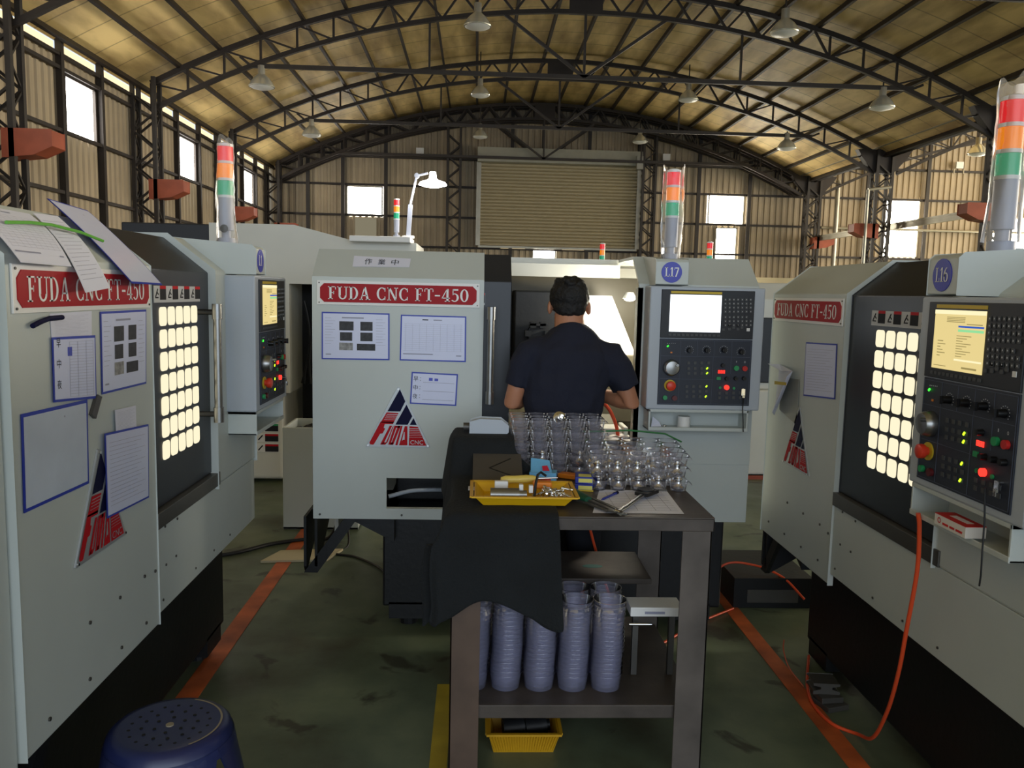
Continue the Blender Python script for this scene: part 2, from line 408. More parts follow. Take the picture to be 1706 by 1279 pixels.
# ------------------------------------------------------------------ the hall
CX, APEX, RAD = 2.5, 8.95, 22.3
ZC = APEX-RAD
def arc(x, r=RAD, cx=CX): return ZC+math.sqrt(max(0, r*r-(x-cx)**2))
def build_hall():
    MB().box(-9, -13, -0.2, 36, 34, 0).build('floor', 'floor').update_tag()
    fl = bpy.data.objects['floor']; tag(fl, 'dark green painted concrete floor with oil stains', 'floor', kind='structure')
    def strip(x0, x1, y0, y1, m_, lab):
        o = MB().box(x0, y0, 0.0005, x1, y1, 0.003).build('lane_line', m_, fl); o['label'] = lab
    M['lane_o'] = mat('lane_orange', (198, 98, 46), 0.6, var=0.55, vscale=5)
    M['lane_y'] = mat('lane_yellow', (176, 154, 40), 0.5, var=0.3, vscale=5)
    strip(-1.15, -1.065, 1.0, 7.5, 'lane_o', 'worn orange lane line'); strip(1.31, 1.385, 1.0, 4.9, 'lane_o', 'worn orange lane line')
    strip(-0.135, -0.075, 1.2, 3.15, 'lane_y', 'yellow lane line')
    # two arched roof skins
    for cx, nm in ((CX, 'ceiling'), (CX+21.45, 'ceiling')):
        b = MB(); n = 40; r1 = RAD+0.16; r2 = RAD+0.24
        xs = [cx-10.85+21.7*i/n for i in range(n+1)]
        vs = [(x, y, arc(x, r, cx)) for y in (-13, 33.3) for r in (r1, r2) for x in xs]
        k = n+1; fs = []
        for i in range(n):
            fs += [(i, i+1, 2*k+i+1, 2*k+i), (k+i, 3*k+i, 3*k+i+1, k+i+1), (i, k+i, k+i+1, i+1), (2*k+i, 2*k+i+1, 3*k+i+1, 3*k+i)]
        b.add(vs, fs); o = b.build(nm, 'roof'); tag(o, kind='structure')
        o['label'] = 'tan insulated arched roof over the main hall' if cx == CX else 'tan arched roof of the neighbouring bay at right'
        o['category'] = 'ceiling'
        a0 = math.asin(10.6/RAD); na = 21
        for i in range(na+1):
            a = -a0+2*a0*i/na; r = RAD+0.08
            p = Vector((cx+r*math.sin(a), 0, ZC+r*math.cos(a)))
            if cx != CX and i > 8: break
            MB().bar((p.x, 6, p.z), (p.x, 33, p.z), 0.07, 0.15, up=(math.sin(a), 0, math.cos(a))).build('purlin', 'brown', o)
    # corrugated sheets as extruded zigzag
    def corr(b, fn, L0, L1, holes, z0, z1, pitch=0.25, d=0.04):
        """fn(t, z, depth); holes: (t0,t1,z0,z1)"""
        ts = []; t = L0
        while t < L1-1e-6:
            for f_, dd in ((0, 0), (0.35, 0), (0.45, d), (0.9, d)):
                tt = t+f_*pitch
                if tt < L1: ts.append((tt, dd))
            t += pitch
        ts.append((L1, 0))
        for (ta, da), (tb, db) in zip(ts, ts[1:]):
            segs = [(z0, z1)]; tm = (ta+tb)/2
            for h0, h1, hz0, hz1 in holes:
                if h0 <= tm <= h1:
                    ns = []
                    for s0, s1 in segs:
                        if hz0 > s0: ns.append((s0, min(hz0, s1)))
                        if hz1 < s1: ns.append((max(hz1, s0), s1))
                    segs = [q for q in ns if q[1]-q[0] > 1e-3]
            for s0, s1 in segs:
                s1a = s1 if s1 < z1-1e-6 or not callable(TOP) else TOP(ta); s1b = s1 if s1 < z1-1e-6 or not callable(TOP) else TOP(tb)
                if s1a <= s0: continue
                b.add([fn(ta, s0, da), fn(tb, s0, db), fn(tb, s1b, db), fn(ta, s1a, da)], [(0, 1, 2, 3)])
    # left wall
    LW = [(16.95, 18.3, 4.6, 5.76), (23.15, 24.5, 4.6, 5.76), (29.3, 30.6, 4.6, 5.76), (10.8, 12.15, 4.6, 5.76)]
    TOP = None; b = MB()
    corr(b, lambda t, z, d: (-8.32-d, t, z), -13, 33, LW, 0, 6.10)
    wl = b.build('wall_left', 'tan_wall'); tag(wl, 'tan corrugated sheet wall on the left', 'wall', kind='structure')
    for z in (1.0, 2.2, 3.4, 4.6, 5.8, 6.06): MB().box(-8.3, 5, z-0.035, -8.22, 33, z+0.035).build('girt', 'brown', wl)
    for y in (10.6, 12.3, 16.75, 18.45, 22.9, 24.65, 29.05, 30.75): MB().box(-8.32, y-0.06, 0, -8.2, y+0.06, 6.42).build('post', 'brown', wl)
    ys = [5, 8.3, 10.6, 12.3, 14.2, 16.75, 18.45, 20.2, 22.9, 24.65, 26.3, 29.05, 30.75, 33]
    b = MB()
    for ya, yb in zip(ys, ys[1:]): b.box(-8.36, ya+0.06, 6.10, -8.34, yb-0.06, 6.29)
    tag(b.build('trim_1', 'sky_dim'), 'bright daylight gap along the left eaves', 'daylight gap', kind='structure')
    k = 1
    for y0, y1, z0, z1 in LW:
        e = empty('window_%d' % k, (-8.33, (y0+y1)/2, z0), label='bright window opening in the left wall', cat='window', kind='structure'); k += 1
        hw = (y1-y0)/2; h = z1-z0
        MB().box(-0.03, -hw, 0, -0.02, hw, h).build('pane', 'sky', e)
        fb = MB()
        for a, c in ((-hw, -hw+0.05), (hw-0.05, hw)): fb.box(-0.015, a, 0, 0.05, c, h)
        fb.box(-0.015, -hw, 0, 0.05, hw, 0.05).box(-0.015, -hw, h-0.05, 0.05, hw, h); fb.build('window_frame', 'brown', e)
    # back wall over both bays
    BW = [(-5.3, -3.85, 4.55, 5.75), (9.35, 10.85, 4.6, 5.8), (9.7, 10.6, 2.5, 4.5), (16.7, 18.2, 3.45, 5.8), (2.2, 3.17, 2.5, 3.58), (21.2, 25.5, 2.6, 5.2)]
    def TOP(t): return arc(t, RAD+0.2, CX if t < 13.1 else CX+21.45)
    b = MB(); corr(b, lambda t, z, d: (t, 33.1+d, z), -8.55, 34, BW, 0, 99)
    wb = b.build('wall_back', 'tan_wall'); tag(wb, 'tan corrugated end wall with roller shutter', 'wall', kind='structure')
    for z in (3.4, 4.6, 5.8, 7.0):
        MB().box(-8.3, 33.0, z-0.04, 34, 33.08, z+0.04).build('girt', 'brown', wb)
    for x in (-6.8, -5.42, -3.72, 1.3, 4.4, 8.9, 11.0, 15.9, 18.4, 20.9): MB().box(x-0.07, 32.92, 0, x+0.07, 33.0, arc(x, RAD, CX if x < 13.1 else CX+21.45)).build('post', 'brown2', wb)
    o = MB().box(-8.3, 32.98, 0, 34, 33.02, 2.5).build('baseboard_back', 'dado'); tag(o, 'cream painted dado wall low on the end wall', 'wall', kind='structure')
    for x0, x1, z0, z1 in BW:
        e = empty('window_%d' % k, ((x0+x1)/2, 33.1, z0), label='bright window opening in the end wall', cat='window', kind='structure'); k += 1
        hw = (x1-x0)/2; h = z1-z0
        MB().box(-hw, 0.03, 0, hw, 0.04, h).build('pane', 'sky_hot' if x0 > 8 else 'sky', e)
        fb = MB().box(-hw, -0.05, 0, -hw+0.05, 0.02, h).box(hw-0.05, -0.05, 0, hw, 0.02, h).box(-hw, -0.05, h-0.05, hw, 0.02, h).box(-hw, -0.05, 0, hw, 0.02, 0.05)
        fb.build('window_frame', 'galv', e)
    o = MB().box(-4.95, 33.05, 3.45, -4.1, 33.07, 4.5).build('window_%d' % k, 'frp'); k += 1
    tag(o, 'dim translucent wall sheet under the left window of the end wall', 'window', kind='structure')
    # roller shutter
    e = empty('door_1', (3.2, 32.8, 3.5), label='tan roller shutter high on the end wall', cat='roller shutter', kind='structure')
    b = MB(); z = 0
    while z < 3.25:
        b.prism([(0.0, z), (-0.05, z+0.03), (-0.05, z+0.09), (0.0, z+0.13), (0.03, z+0.06)], 'x', -3.15, 3.15); z += 0.13
    b.build('shutter_slats', 'shutter', e)
    MB().box(-3.28, -0.4, 3.25, 3.3, 0.15, 3.8).build('shutter_box', 'shutter_box', e)
    for sx in (-1, 1): MB().box(sx*3.22-0.09, -0.09, 0, sx*3.22+0.09, 0.12, 3.27).build('guide_rail', 'galv', e)
    MB().box(-3.2, -0.08, -0.08, 3.2, 0.05, 0.0).build('bottom_rail', 'galv', e)
    MB().box(3.0, -0.55, 3.1, 3.25, -0.4, 3.6).cyl((3.3, -0.2, 3.55), (3.6, -0.2, 3.55), 0.05).build('drive_motor', 'galv', e)
    # bright gap of daylight beneath the shutter rail
    tag(MB().box(0.9, 32.96, 3.42, 1.9, 32.98, 3.46).box(3.4, 32.96, 3.42, 4.3, 32.98, 3.46).build('trim_2', 'sky_dim'), 'daylight slit under the shutter', 'daylight gap', kind='structure')
    # valley gutter between bays
    b = MB().box(12.9, 6, 6.55, 13.4, 33, 6.62).box(12.86, 6, 6.55, 12.9, 33, 6.75).box(13.4, 6, 6.55, 13.44, 33, 6.75)
    tag(b.build('trim_3', 'galv'), 'pale valley gutter between the two bays', 'gutter', kind='structure')

def truss(y, cx, name_label, full=True):
    e = empty('roof_truss', (cx, y, 0), label=name_label, cat='roof truss', group='arched steel roof trusses')
    r2 = RAD-0.56; n = 24; x0, x1 = -10.35, 10.35
    if not full: n = 9; x1 = -2.5
    xs = [x0+(x1-x0)*i/n for i in range(n+1)]
    def top(x): return Vector((x, 0, ZC+math.sqrt(RAD*RAD-x*x)-0.02))
    def bot(x): return Vector((x, 0, ZC+math.sqrt(r2*r2-x*x)))
    b = MB()
    for a, c in zip(xs, xs[1:]): b.bar(top(a), top(c), 0.11, 0.12)
    b.build('top_chord', 'brown', e)
    b = MB()
    for a, c in zip(xs, xs[1:]): b.bar(bot(a), bot(c), 0.10, 0.10)
    b.build('bottom_chord', 'brown', e)
    b = MB()
    for i, x in enumerate(xs):
        if abs(x) > 5.5:
            b.bar(bot(x), top(x), 0.05)
            if i < n:
                if x < 0: b.bar(top(x), bot(xs[i+1]), 0.04)
                else: b.bar(bot(x), top(xs[i+1]), 0.04)
        elif i < n:
            xm = (x+xs[i+1])/2; b.bar(bot(x), top(xm), 0.05); b.bar(top(xm), bot(xs[i+1]), 0.05)
    b.build('web_bars', 'brown', e)
    if full:
        MB().box(-0.4, -0.06, APEX-0.62, 0.4, 0.06, APEX+0.02).build('gusset_plate', 'brown', e)
        b = MB(); zt = 6.87
        b.bar((-8.0, 0, zt), (8.2, 0, zt), 0.07, 0.1)
        b.bar((-8.0, 0, zt), (-8.25, 0, zt+0.2), 0.06); b.bar((8.2, 0, zt), (8.45, 0, zt+0.1), 0.06)
        for x in (-3.75, 3.85): b.bar((x, 0, zt), bot(x), 0.05)
        b.bar((0, 0, zt), bot(0), 0.06); b.bar((0, 0, zt), bot(-2), 0.07); b.bar((0, 0, zt), bot(2), 0.07)
        b.build('tie_beam', 'brown2', e)
    return e
def lattice_column(x, y, label, corb=0, w_=0.5, top=6.5, group='lattice steel columns of the left wall', yoke=False):
    e = empty('steel_column', (x, y, 0), label=label, cat='column', group=group)
    b = MB(); hw = w_/2
    for sx in (-1, 1):
        for sy in (-1, 1): b.box(sx*hw-0.045, sy*hw*0.7-0.045, 0, sx*hw+0.045, sy*hw*0.7+0.045, top)
    b.build('chords', 'brown2', e)
    b = MB(); z = 0.2; s_ = 1
    while z < top-0.45:
        for sy in (-1, 1): b.bar((-hw*s_, sy*hw*0.7, z), (hw*s_, sy*hw*0.7, z+0.42), 0.045)
        for sx in (-1, 1): b.bar((sx*hw, -hw*0.7*s_, z), (sx*hw, hw*0.7*s_, z+0.42), 0.035)
        z += 0.42; s_ = -s_
    b.build('lacing', 'brown2', e)
    if corb:
        s_ = corb
        b = MB().prism([(s_*0.1, 4.12), (s_*0.9, 4.12), (s_*0.9, 3.86), (s_*0.6, 3.72), (s_*0.1, 3.66)], 'y', -0.22, 0.22)
        b.build('crane_bracket', 'orange_steel', e, bevel=0.01)
    if yoke:
        MB().prism([(-0.9, top), (0.9, top), (0.75, top-0.25), (0.3, top-0.75), (-0.3, top-0.75), (-0.75, top-0.25)], 'y', -0.12, 0.12).build('yoke', 'brown', e)
    return e
def high_bay(x, y, z, top, label):
    e = empty('high_bay_lamp', (x, y, z), label=label, cat='ceiling lamp', group='bell shaped high bay lamps')
    MB().lathe([(0.30, 0), (0.31, 0.02), (0.27, 0.1), (0.2, 0.2), (0.12, 0.27), (0.09, 0.3)], n=24).build('shade', 'lampglass', e, smooth=True)
    MB().lathe([(0.0, -0.06), (0.13, -0.05), (0.24, -0.02), (0.295, 0.01)], n=24).build('glass_cover', 'white', e, smooth=True)
    MB().cyl((0, 0, 0.28), (0, 0, 0.5), 0.085).build('ballast_housing', 'galv', e)
    MB().cyl((0, 0, 0.5), (0, 0, top-z), 0.02, n=6).build('hanging_rod', 'brown', e)
def build_steel():
    for y, nm in ((14.2, 'nearest, cut by the top of the photo'), (20.2, 'first whole arch across the hall'), (26.3, 'middle arch across the hall'), (32.2, 'last arch close to the end wall')):
        truss(y, CX, 'dark steel roof truss, '+nm)
        lattice_column(-7.98, y, 'dark lattice column on the left wall under the truss '+nm.split(',')[0].replace('first whole arch', 'of the first whole arch').replace('middle arch', 'of the middle arch').replace('last arch', 'of the last arch'), corb=1)
    truss(32.85, CX, 'dark steel roof truss, right against the end wall'); truss(32.55, CX, 'dark steel roof truss, doubling the last arch at the end wall')
    for y, nm in ((20.2, 'behind the right signal tower'), (26.3, 'in the neighbouring bay, middle'), (32.2, 'in the neighbouring bay at the end wall')):
        truss(y, CX+21.45, 'dark steel truss '+nm, full=False)
    lattice_column(13.12, 20.2, 'dark valley column hidden behind the right signal tower', corb=-1, group='valley columns between the bays', yoke=True)
    lattice_column(13.12, 26.3, 'dark valley column with wide yoke head and orange bracket', corb=-1, group='valley columns between the bays', yoke=True)
    lattice_column(13.3, 32.2, 'dark valley column at the end wall', corb=1, group='valley columns between the bays', yoke=True)
    lattice_column(-1.0, 32.6, 'dark lattice column left of the roller shutter', top=8.2, group='end wall columns')
    lattice_column(6.75, 32.6, 'dark lattice column right of the roller shutter', top=8.0, group='end wall columns')
    for x, y, z, t, nm in ((-0.1, 18.6, 7.45, 8.85, 'large lamp at the top centre of the photo'), (-0.02, 25.5, 7.6, 8.9, 'lamp below the first arch, left of centre'), (0.0, 31.6, 7.5, 8.7, 'lamp over the left part of the roller shutter'),
        (6.4, 17.5, 7.2, 8.6, 'large lamp at the top right'), (6.3, 25.0, 7.55, 8.6, 'lamp right of centre between arches'), (6.15, 31.6, 7.5, 8.4, 'lamp over the right end of the roller shutter'),
        (-5.25, 20.2, 6.38, 7.0, 'lamp under the left end of the first tie beam'), (-5.3, 26.3, 6.4, 7.0, 'lamp under the left end of the second tie beam'),
        (9.95, 20.2, 6.38, 7.0, 'lamp under the right end of the first tie beam'), (9.9, 26.3, 6.45, 7.0, 'lamp under the right end of the second tie beam'),
        (15.21, 24.6, 6.15, 7.2, 'lamp in the neighbouring bay beside the right signal tower')):
        high_bay(x, y, z, t, 'bell shaped high bay lamp, '+nm)
    for x, z, nm in ((-2.37, 7.0, 'left of the roller shutter'), (7.5, 7.06, 'right of the roller shutter'), (19.6, 7.1, 'at the far right of the end wall')):
        e = empty('emergency_light', (x, 32.9, z), label='small white emergency light box '+nm, cat='emergency light', group='small white boxes on the end wall')
        MB().box(-0.15, -0.08, 0, 0.15, 0.05, 0.26).build('housing', 'white', e)
        for sx in (-1, 1): MB().cyl((sx*0.2, 0, -0.02), (sx*0.2, 0, -0.2), 0.03).build('spot_head', 'galv', e)
    # pipes of the neighbouring bay
    o = MB().cyl((12.9, 30, 4.45), (10.2, 15, 3.85), 0.001).build('x', 'galv'); bpy.data.objects.remove(o)
    tag(MB().box(13.6, 21, 4.13, 13.7, 32.8, 4.19).box(13.62, 21, 4.02, 13.65, 32.8, 4.13).box(13.6, 21, 3.98, 13.7, 32.8, 4.02).build('crane_rail', 'galv'), 'pale crane rail beam running along the valley columns', 'crane rail')
    tag(MB().cyl((13.9, 32.6, 4.55), (34, 32.6, 4.55), 0.05, n=10).build('wall_pipe', 'galv'), 'thin pale pipe across the far end wall at right', 'pipe')
    tag(MB().cyl((14.4, 32.4, 6.4), (14.4, 32.4, 0), 0.09, n=12).build('downpipe', 'galv'), 'pale downpipe beside the valley column at the end wall', 'downpipe')
    tag(MB().cyl((12.55, 26.0, 5.2), (12.55, 26.0, 0), 0.05, n=10).cyl((12.55, 26.0, 5.2), (13.3, 26.0, 5.3), 0.05, n=10).build('conduit_pipe', 'galv'), 'thin conduit beside the valley column with the yoke', 'pipe')
build_hall(); build_steel()

# ------------------------------------------------------------------ lathe machines
PT = [(0, .565), (0, 1.657), (.165, 1.785), (.5, 1.785), (.5, 1.755), (.178, 1.755), (.03, 1.643), (.03, .565)]
def skin_profile(z0=.565, y=0, t=.015):
    return [(y, z0), (y, 1.657), (y+.165, 1.785), (.55, 1.785), (.55, 1.785-t), (y+.165+t*.4, 1.785-t), (y+t, 1.657-t*.4), (y+t, z0)]
def frame_fn(x, z, y):
    return lambda u, v: (x+u, y, z+v)
def nameplate(root):
    x0, x1, z0, z1 = .022, .738, 1.534, 1.640
    MB().box(x0, -.006, z0, x1, -.0005, z1).build('nameplate', 'white', root, bevel=.001)
    p = kids_by(root, 'nameplate')
    c = .018; a, b_, c0, d = x0+.014, x1-.014, z0+.012, z1-.012
    rf = MB().prism([(a+c, c0), (b_-c, c0), (b_, c0+c), (b_, d-c), (b_-c, d), (a+c, d), (a, d-c), (a, c0+c)], 'y', -.0085, -.006)
    w_, ps = serif('FUDA CNC FT-450'); h = .056; sx = .62/w_
    rf.mi(1).flat(ps, lambda u, v: (.07+u*sx, -.0092, 1.5585+v*h)).build('lettering_field', ['redplate', 'white'], p)
    s_ = MB()
    for x in (x0+.01, x1-.01):
        for z in (z0+.01, z1-.01): s_.cyl((x, -.006, z), (x, -.009, z), .003, n=8)
    s_.build('screws', 'rail', p)
def kids_by(root, nm): return [c for c in kids(root) if c.name.split('.')[0] == nm][-1]
def badge(root, cx=.382, z0=.902, zt=1.172):
    hw = .1425
    b = MB().prism([(cx-hw, z0), (cx+hw, z0), (cx+.004, zt), (cx-.004, zt)], 'y', -.006, -.0005).build('logo_badge', 'silver', root, bevel=.001)
    H_ = zt-z0
    # badge drawing coordinates measured in a 900 x 860 frame (x right, y down from the apex)
    def fn(u, v): return (cx-.1425+(u-260)/895*.285, -.0072, zt-(v-100)/865*H_)
    nav = [[(728,125),(805,300),(735,448),(555,448)], [(822,345),(905,515),(840,640),(668,640)], [(922,540),(970,642),(868,642)]]
    red = [[(545,462),(712,470),(640,620),(460,612)],   # top of F
           [(460,600),(650,600),(635,632),(520,632),(505,690),(525,700),(490,770),(455,775),(372,925),(355,938),(312,932),(305,905)],
           [(590,655),(625,655),(500,930),(455,935)], [(500,900),(545,900),(528,935),(470,935)], [(625,680),(648,655),(560,900),(525,935)],
           [(655,655),(690,655),(600,930),(568,935)], [(600,900),(640,900),(628,935),(590,935)], [(705,655),(745,655),(640,935),(605,935)], [(680,655),(740,655),(730,685),(672,685)],
           [(745,655),(770,655),(700,940),(668,940)],
           [(800,660),(838,660),(838,940),(722,940)],
           [(865,660),(985,668),(1108,942),(860,942)]]
    MB().flat(nav, fn).build('navy_fields', 'navy', b)
    MB().flat(red, fn).build('red_fields', 'red', b)
    fn2 = lambda u, v: (fn(u, v)[0], -.0080, fn(u, v)[2])
    sl = MB()
    for i in range(4):
        y = 488+i*26; sl.flat([[(545-i*12, y), (705-i*11, y), (703-i*11, y+7-i), (543-i*12, y+7-i)]], fn2)
    for i in range(6):
        y = 690+i*26; sl.flat([[(862, y), (992+i*12, y), (994+i*12, y+8-i), (862, y+8-i)]], fn2)
    sl.flat([[(790,745),(800,745),(800,860),(775,860),(760,880)]], fn2)
    sl.flat(fit_text('CNC', 880, 925, 1062, 865), fn2)
    sl.build('silver_lines', 'silver', b)
    s_ = MB()
    for x, z in ((cx-hw+.008, z0+.006), (cx+hw-.008, z0+.006), (cx, zt-.008)): s_.cyl((x, -.006, z), (x, -.01, z), .004, n=8)
    s_.build('screws', 'chrome', b)
def rrect(x0, z0, x1, z1, r, n=4):
    out = []
    for cx, cz, a in ((x1-r, z1-r, 0), (x0+r, z1-r, 90), (x0+r, z0+r, 180), (x1-r, z0+r, 270)):
        for i in range(n+1):
            t = math.radians(a+90*i/n); out.append((cx+r*math.cos(t), cz+r*math.sin(t)))
    return out
def door_part(root, dx, window=True, hdx=0.0):
    """charcoal sliding door; dx = shift from the closed place of the left lathe"""
    y = .018; x0, x1 = .66+dx, 1.355+dx
    d = MB().prism([(y, .895), (y, 1.652), (y+.16, 1.779), (y+.19, 1.779), (y+.19, 1.75), (y+.03, 1.63), (y+.03, .895)], 'x', x0, x1).build('door', 'dark', root, bevel=.003)
    gx0, gx1, gz0, gz1 = .857+dx, 1.212+dx, 1.034, 1.539
    b = MB(); cw = (gx1-gx0)/5; ch = (gz1-gz0)/7
    for i in range(5):
        for j in range(7):
            x = gx0+i*cw; z = gz0+j*ch
            b.prism(rrect(x+.007, z+.006, x+cw-.007, z+ch-.006, .014), 'y', y-.003, y)
    if window: b.build('window_cells', 'window', d)
    # warning strip
    s_ = MB(); a = gx0-.035; s_.box(a, y-.0025, 1.547, a+.415, y, 1.600)
    for i in range(4):
        s_.mi(1); s_.box(a+.048+i*.106, y-.0035, 1.556, a+.096+i*.106, y-.002, 1.59)
        s_.mi(2); s_.box(a+.048+i*.106, y-.0035, 1.59, a+.096+i*.106, y-.002, 1.600)
        s_.mi(3); s_.bar((a+.012+i*.106, y-.003, 1.565), (a+.030+i*.106, y-.003, 1.59), .005, .001, up=(0,1,0)); s_.bar((a+.01+i*.106, y-.003, 1.563), (a+.034+i*.106, y-.003, 1.563), .004, .001, up=(0,1,0))
        s_.bar((a+.024+i*.106, y-.003, 1.58), (a+.036+i*.106, y-.003, 1.572), .004, .001, up=(0,1,0))
    s_.build('warning_strip', ['keyw', 'inkd', 'red', 'inkd'], d)
    hx = 1.215+dx+hdx
    h = MB().cyl((hx, -.052, 1.125), (hx, -.052, 1.525), .0145, n=16)
    h.cyl((hx, -.052, 1.11), (hx, -.052, 1.165), .018, n=16).cyl((hx, -.052, 1.485), (hx, -.052, 1.54), .018, n=16)
    ho = h.build('handle', 'steel', d, smooth=True)
    for z in (1.14, 1.51): MB().cyl((hx, y, z), (hx, -.056, z), .010, n=12).build('handle_standoff', 'black', d, smooth=True)
    return d

def P(cx, cy):
    """measured drawing of the control face -> (x, z) on the machine front"""
    a = (cy-155)/890.0
    u = (cx-(110-38*a))/(725-12*a); v = (cy-155-14*u-8*u*a)/880.0
    return 1.528+.407*u, 1.633-.495*v
def pendant(root, screen='w', yo=0.0):
    X0, X1, Z0, Z1 = 1.478, 1.985, 1.108, 1.648; Y = -.116+yo
    pd = MB().box(X0, Y, Z0, X1, .03+yo, Z1).build('control_pendant', 'pend', root, bevel=.006)
    MB().box(1.527, Y-.006, 1.424, 1.937, Y+.001, 1.634).build('display_unit', 'blackp', pd, bevel=.002)
    MB().box(1.527, Y-.004, 1.130, 1.937, Y+.001, 1.421).build('operator_panel', 'blackp2', pd, bevel=.001)
    yf = Y-.0065
    # screen
    sb = MB(); sb.box(1.5645, yf-.0015, 1.452, 1.790, yf, 1.613)
    mats = ['screen_w']
    if screen == 'y':
        mats = ['screen_y', 'scr_blue', 'scr_green', 'scr_dark', 'scr_pale']
        def r_(a, b_, c, d, mi): sb.mi(mi).box(1.5645+.2255*a, yf-.0025, 1.452+.161*b_, 1.5645+.2255*c, yf-.001, 1.452+.161*d)
        r_(.0, .93, 1, 1, 4); r_(.5, .72, .98, .75, 1); r_(.5, .65, .98, .69, 2); r_(.46, .17, .98, .2, 4)
        for i in range(9): r_(.48, .24+.042*i, .60+.08*((i*7) % 3), .252+.042*i, 3)
        for i in range(6): r_(.10, .22+.05*i, .16+.05*((i*5) % 3), .235+.05*i, 3)
        for i in range(4): r_(.26, .80+.025*i, .62, .812+.025*i, 3)
        r_(.66, .77, .95, .785, 3); r_(.05, .05, .3, .062, 3); r_(.62, .05, .9, .08, 3)
    sb.build('screen', mats, pd)
    MB().box(1.5665, yf-.001, 1.6175, 1.7905, yf+.001, 1.6275).build('yellow_strip', 'yellow', pd)
    kb = MB()
    for i in range(12):
        x = 1.562+i*.0195; kb.mi(0).box(x, yf-.003, 1.434, x+.013, yf, 1.4425)
    for r in range(7):
        for c in range(7):
            if r == 4 and c > 5: continue
            x, z = P(600+c*33, 232+r*31+(12 if r > 3 else 0))
            kb.mi(0).box(x-.0055, yf-.003, z-.0055, x+.0055, yf, z+.0055)
            kb.mi(1).box(x-.001, yf-.0036, z-.002, x+.002, yf-.003, z+.002)
    for u, v in ((632,435),(632,462),(665,450),(698,432),(698,462),(730,450),(585,465)):
        x, z = P(u, v); kb.mi(0).box(x-.006, yf-.003, z-.005, x+.006, yf, z+.005)
    x, z = P(780, 466); kb.mi(2).box(x-.007, yf-.002, z-.007, x+.007, yf, z+.007)
    kb.build('keypad', ['key', 'keyw', 'white'], pd)
    yg = Y-.0045
    g = MB()
    def hl(x0, z0, x1, z1, t=.0014): g.box(min(x0,x1)-t/2, yg-.0006, min(z0,z1)-t/2, max(x0,x1)+t/2, yg+.0004, max(z0,z1)+t/2)
    zA, zB, zC, zD = 1.415, 1.345, 1.245, 1.136
    for z in (zA, zB, zD): hl(1.533, z, 1.931, z)
    hl(1.533, zC, 1.77, zC)
    for x in (1.533, 1.619, 1.931): hl(x, zD, x, zA)
    for x in (1.694, 1.768, 1.846): hl(x, zB, x, zA)
    hl(1.766, zD, 1.766, zB); hl(1.846, 1.27, 1.846, zB)
    g.build('panel_lines', 'line', pd)
    for cx, cy in ((320,625),(455,625),(590,625),(725,640)):
        x, z = P(cx, cy); kn = MB()
        kn.mi(0).cyl((x, yg, z), (x, yg-.022, z), .0115, .0095, n=18); kn.box(x-.002, yg-.028, z-.011, x+.002, yg-.02, z+.011)
        for i in range(11):
            a = math.radians(-40+26*i); u, v = x+.018*math.cos(a), z+.018*math.sin(a)
            kn.mi(1).box(u-.0011, yg-.0008, v-.0011, u+.0011, yg, v+.0011)
        kn.build('rotary_knob', ['knob', 'keyw'], pd, smooth=True)
    for cx, cy in ((580,745),(610,850),(680,850),(745,850)):
        x, z = P(cx, cy); MB().cyl((x, yg, z), (x, yg-.016, z), .009, .008, n=14).build('selector_switch', 'knob', pd, smooth=True)
    x, z = P(178, 760); wz = z
    hwm = MB().lathe([(.036, 0), (.037, .008), (.034, .022), (.029, .03), (.012, .033), (0, .033)], (x, yg, z), (0,-1,0), 28)
    hwm.cyl((x+.018, yg-.03, z+.014), (x+.018, yg-.045, z+.014), .006, n=12); hwm.build('handwheel', 'steel', pd, smooth=True)
    x, z = P(168, 900)
    MB().cyl((x, yg, z), (x, yg-.004, z), .0255, n=28).build('emergency_stop_ring', 'yellow', pd)
    MB().cyl((x, yg-.003, z), (x, yg-.018, z), .012, n=20).lathe([(.019, .014), (.021, .02), (.02, .03), (.012, .034), (0, .034)], (x, yg, z), (0,-1,0), 26).build('emergency_stop', 'estop', pd, smooth=True)
    def btn(cx, cy, m_, r=.009, d=.01, nm='push_button'):
        x, z = P(cx, cy); MB().cyl((x, yg, z), (x, yg-d, z), r, n=16).build(nm, m_, pd, smooth=True)
    btn(128, 995, 'green', .010); btn(203, 1000, 'darkred', .0115); btn(685, 768, 'green', .0115); btn(752, 772, 'btnred', .0115)
    btn(610, 920, 'led_r', .0105); btn(560, 922, 'green', .006, .004); btn(668, 928, 'green', .006, .004)
    x, z = P(548, 848); MB().box(x-.009, yg-.005, z-.007, x+.009, yg, z+.007).build('push_button', 'led_g' if False else 'green', pd)
    x, z = P(570, 797); b = MB()
    for i in range(3):
        u = x-.014+i*.011; b.box(u, yg-.002, z-.007, u+.008, yg, z-.005).box(u, yg-.002, z+.005, u+.008, yg, z+.007).box(u, yg-.002, z-.001, u+.008, yg, z+.001).box(u, yg-.002, z-.006, u+.002, yg, z+.006).box(u+.006, yg-.002, z-.006, u+.008, yg, z+.006)
    b.build('red_display', 'led_r', pd)
    b = MB()
    for i, cx in enumerate((315,365,415,470)):
        for j, cy in enumerate((725,768,806)):
            u, v = P(cx, cy); b.mi(0).box(u-.006, yg-.003, v-.006, u+.006, yg, v+.006)
    for i, cx in enumerate((300,352,402,452)):
        for j, cy in enumerate((910,950,990)):
            u, v = P(cx, cy); b.mi(0).box(u-.006, yg-.003, v-.006, u+.006, yg, v+.006)
    for cx in (556,610,664,718):
        for cy in (966,1003):
            u, v = P(cx, cy); b.mi(0).box(u-.006, yg-.003, v-.006, u+.006, yg, v+.006)
    u, v = P(690, 718); b.mi(1).box(u-.001, yg-.001, v-.004, u+.001, yg, v+.004)
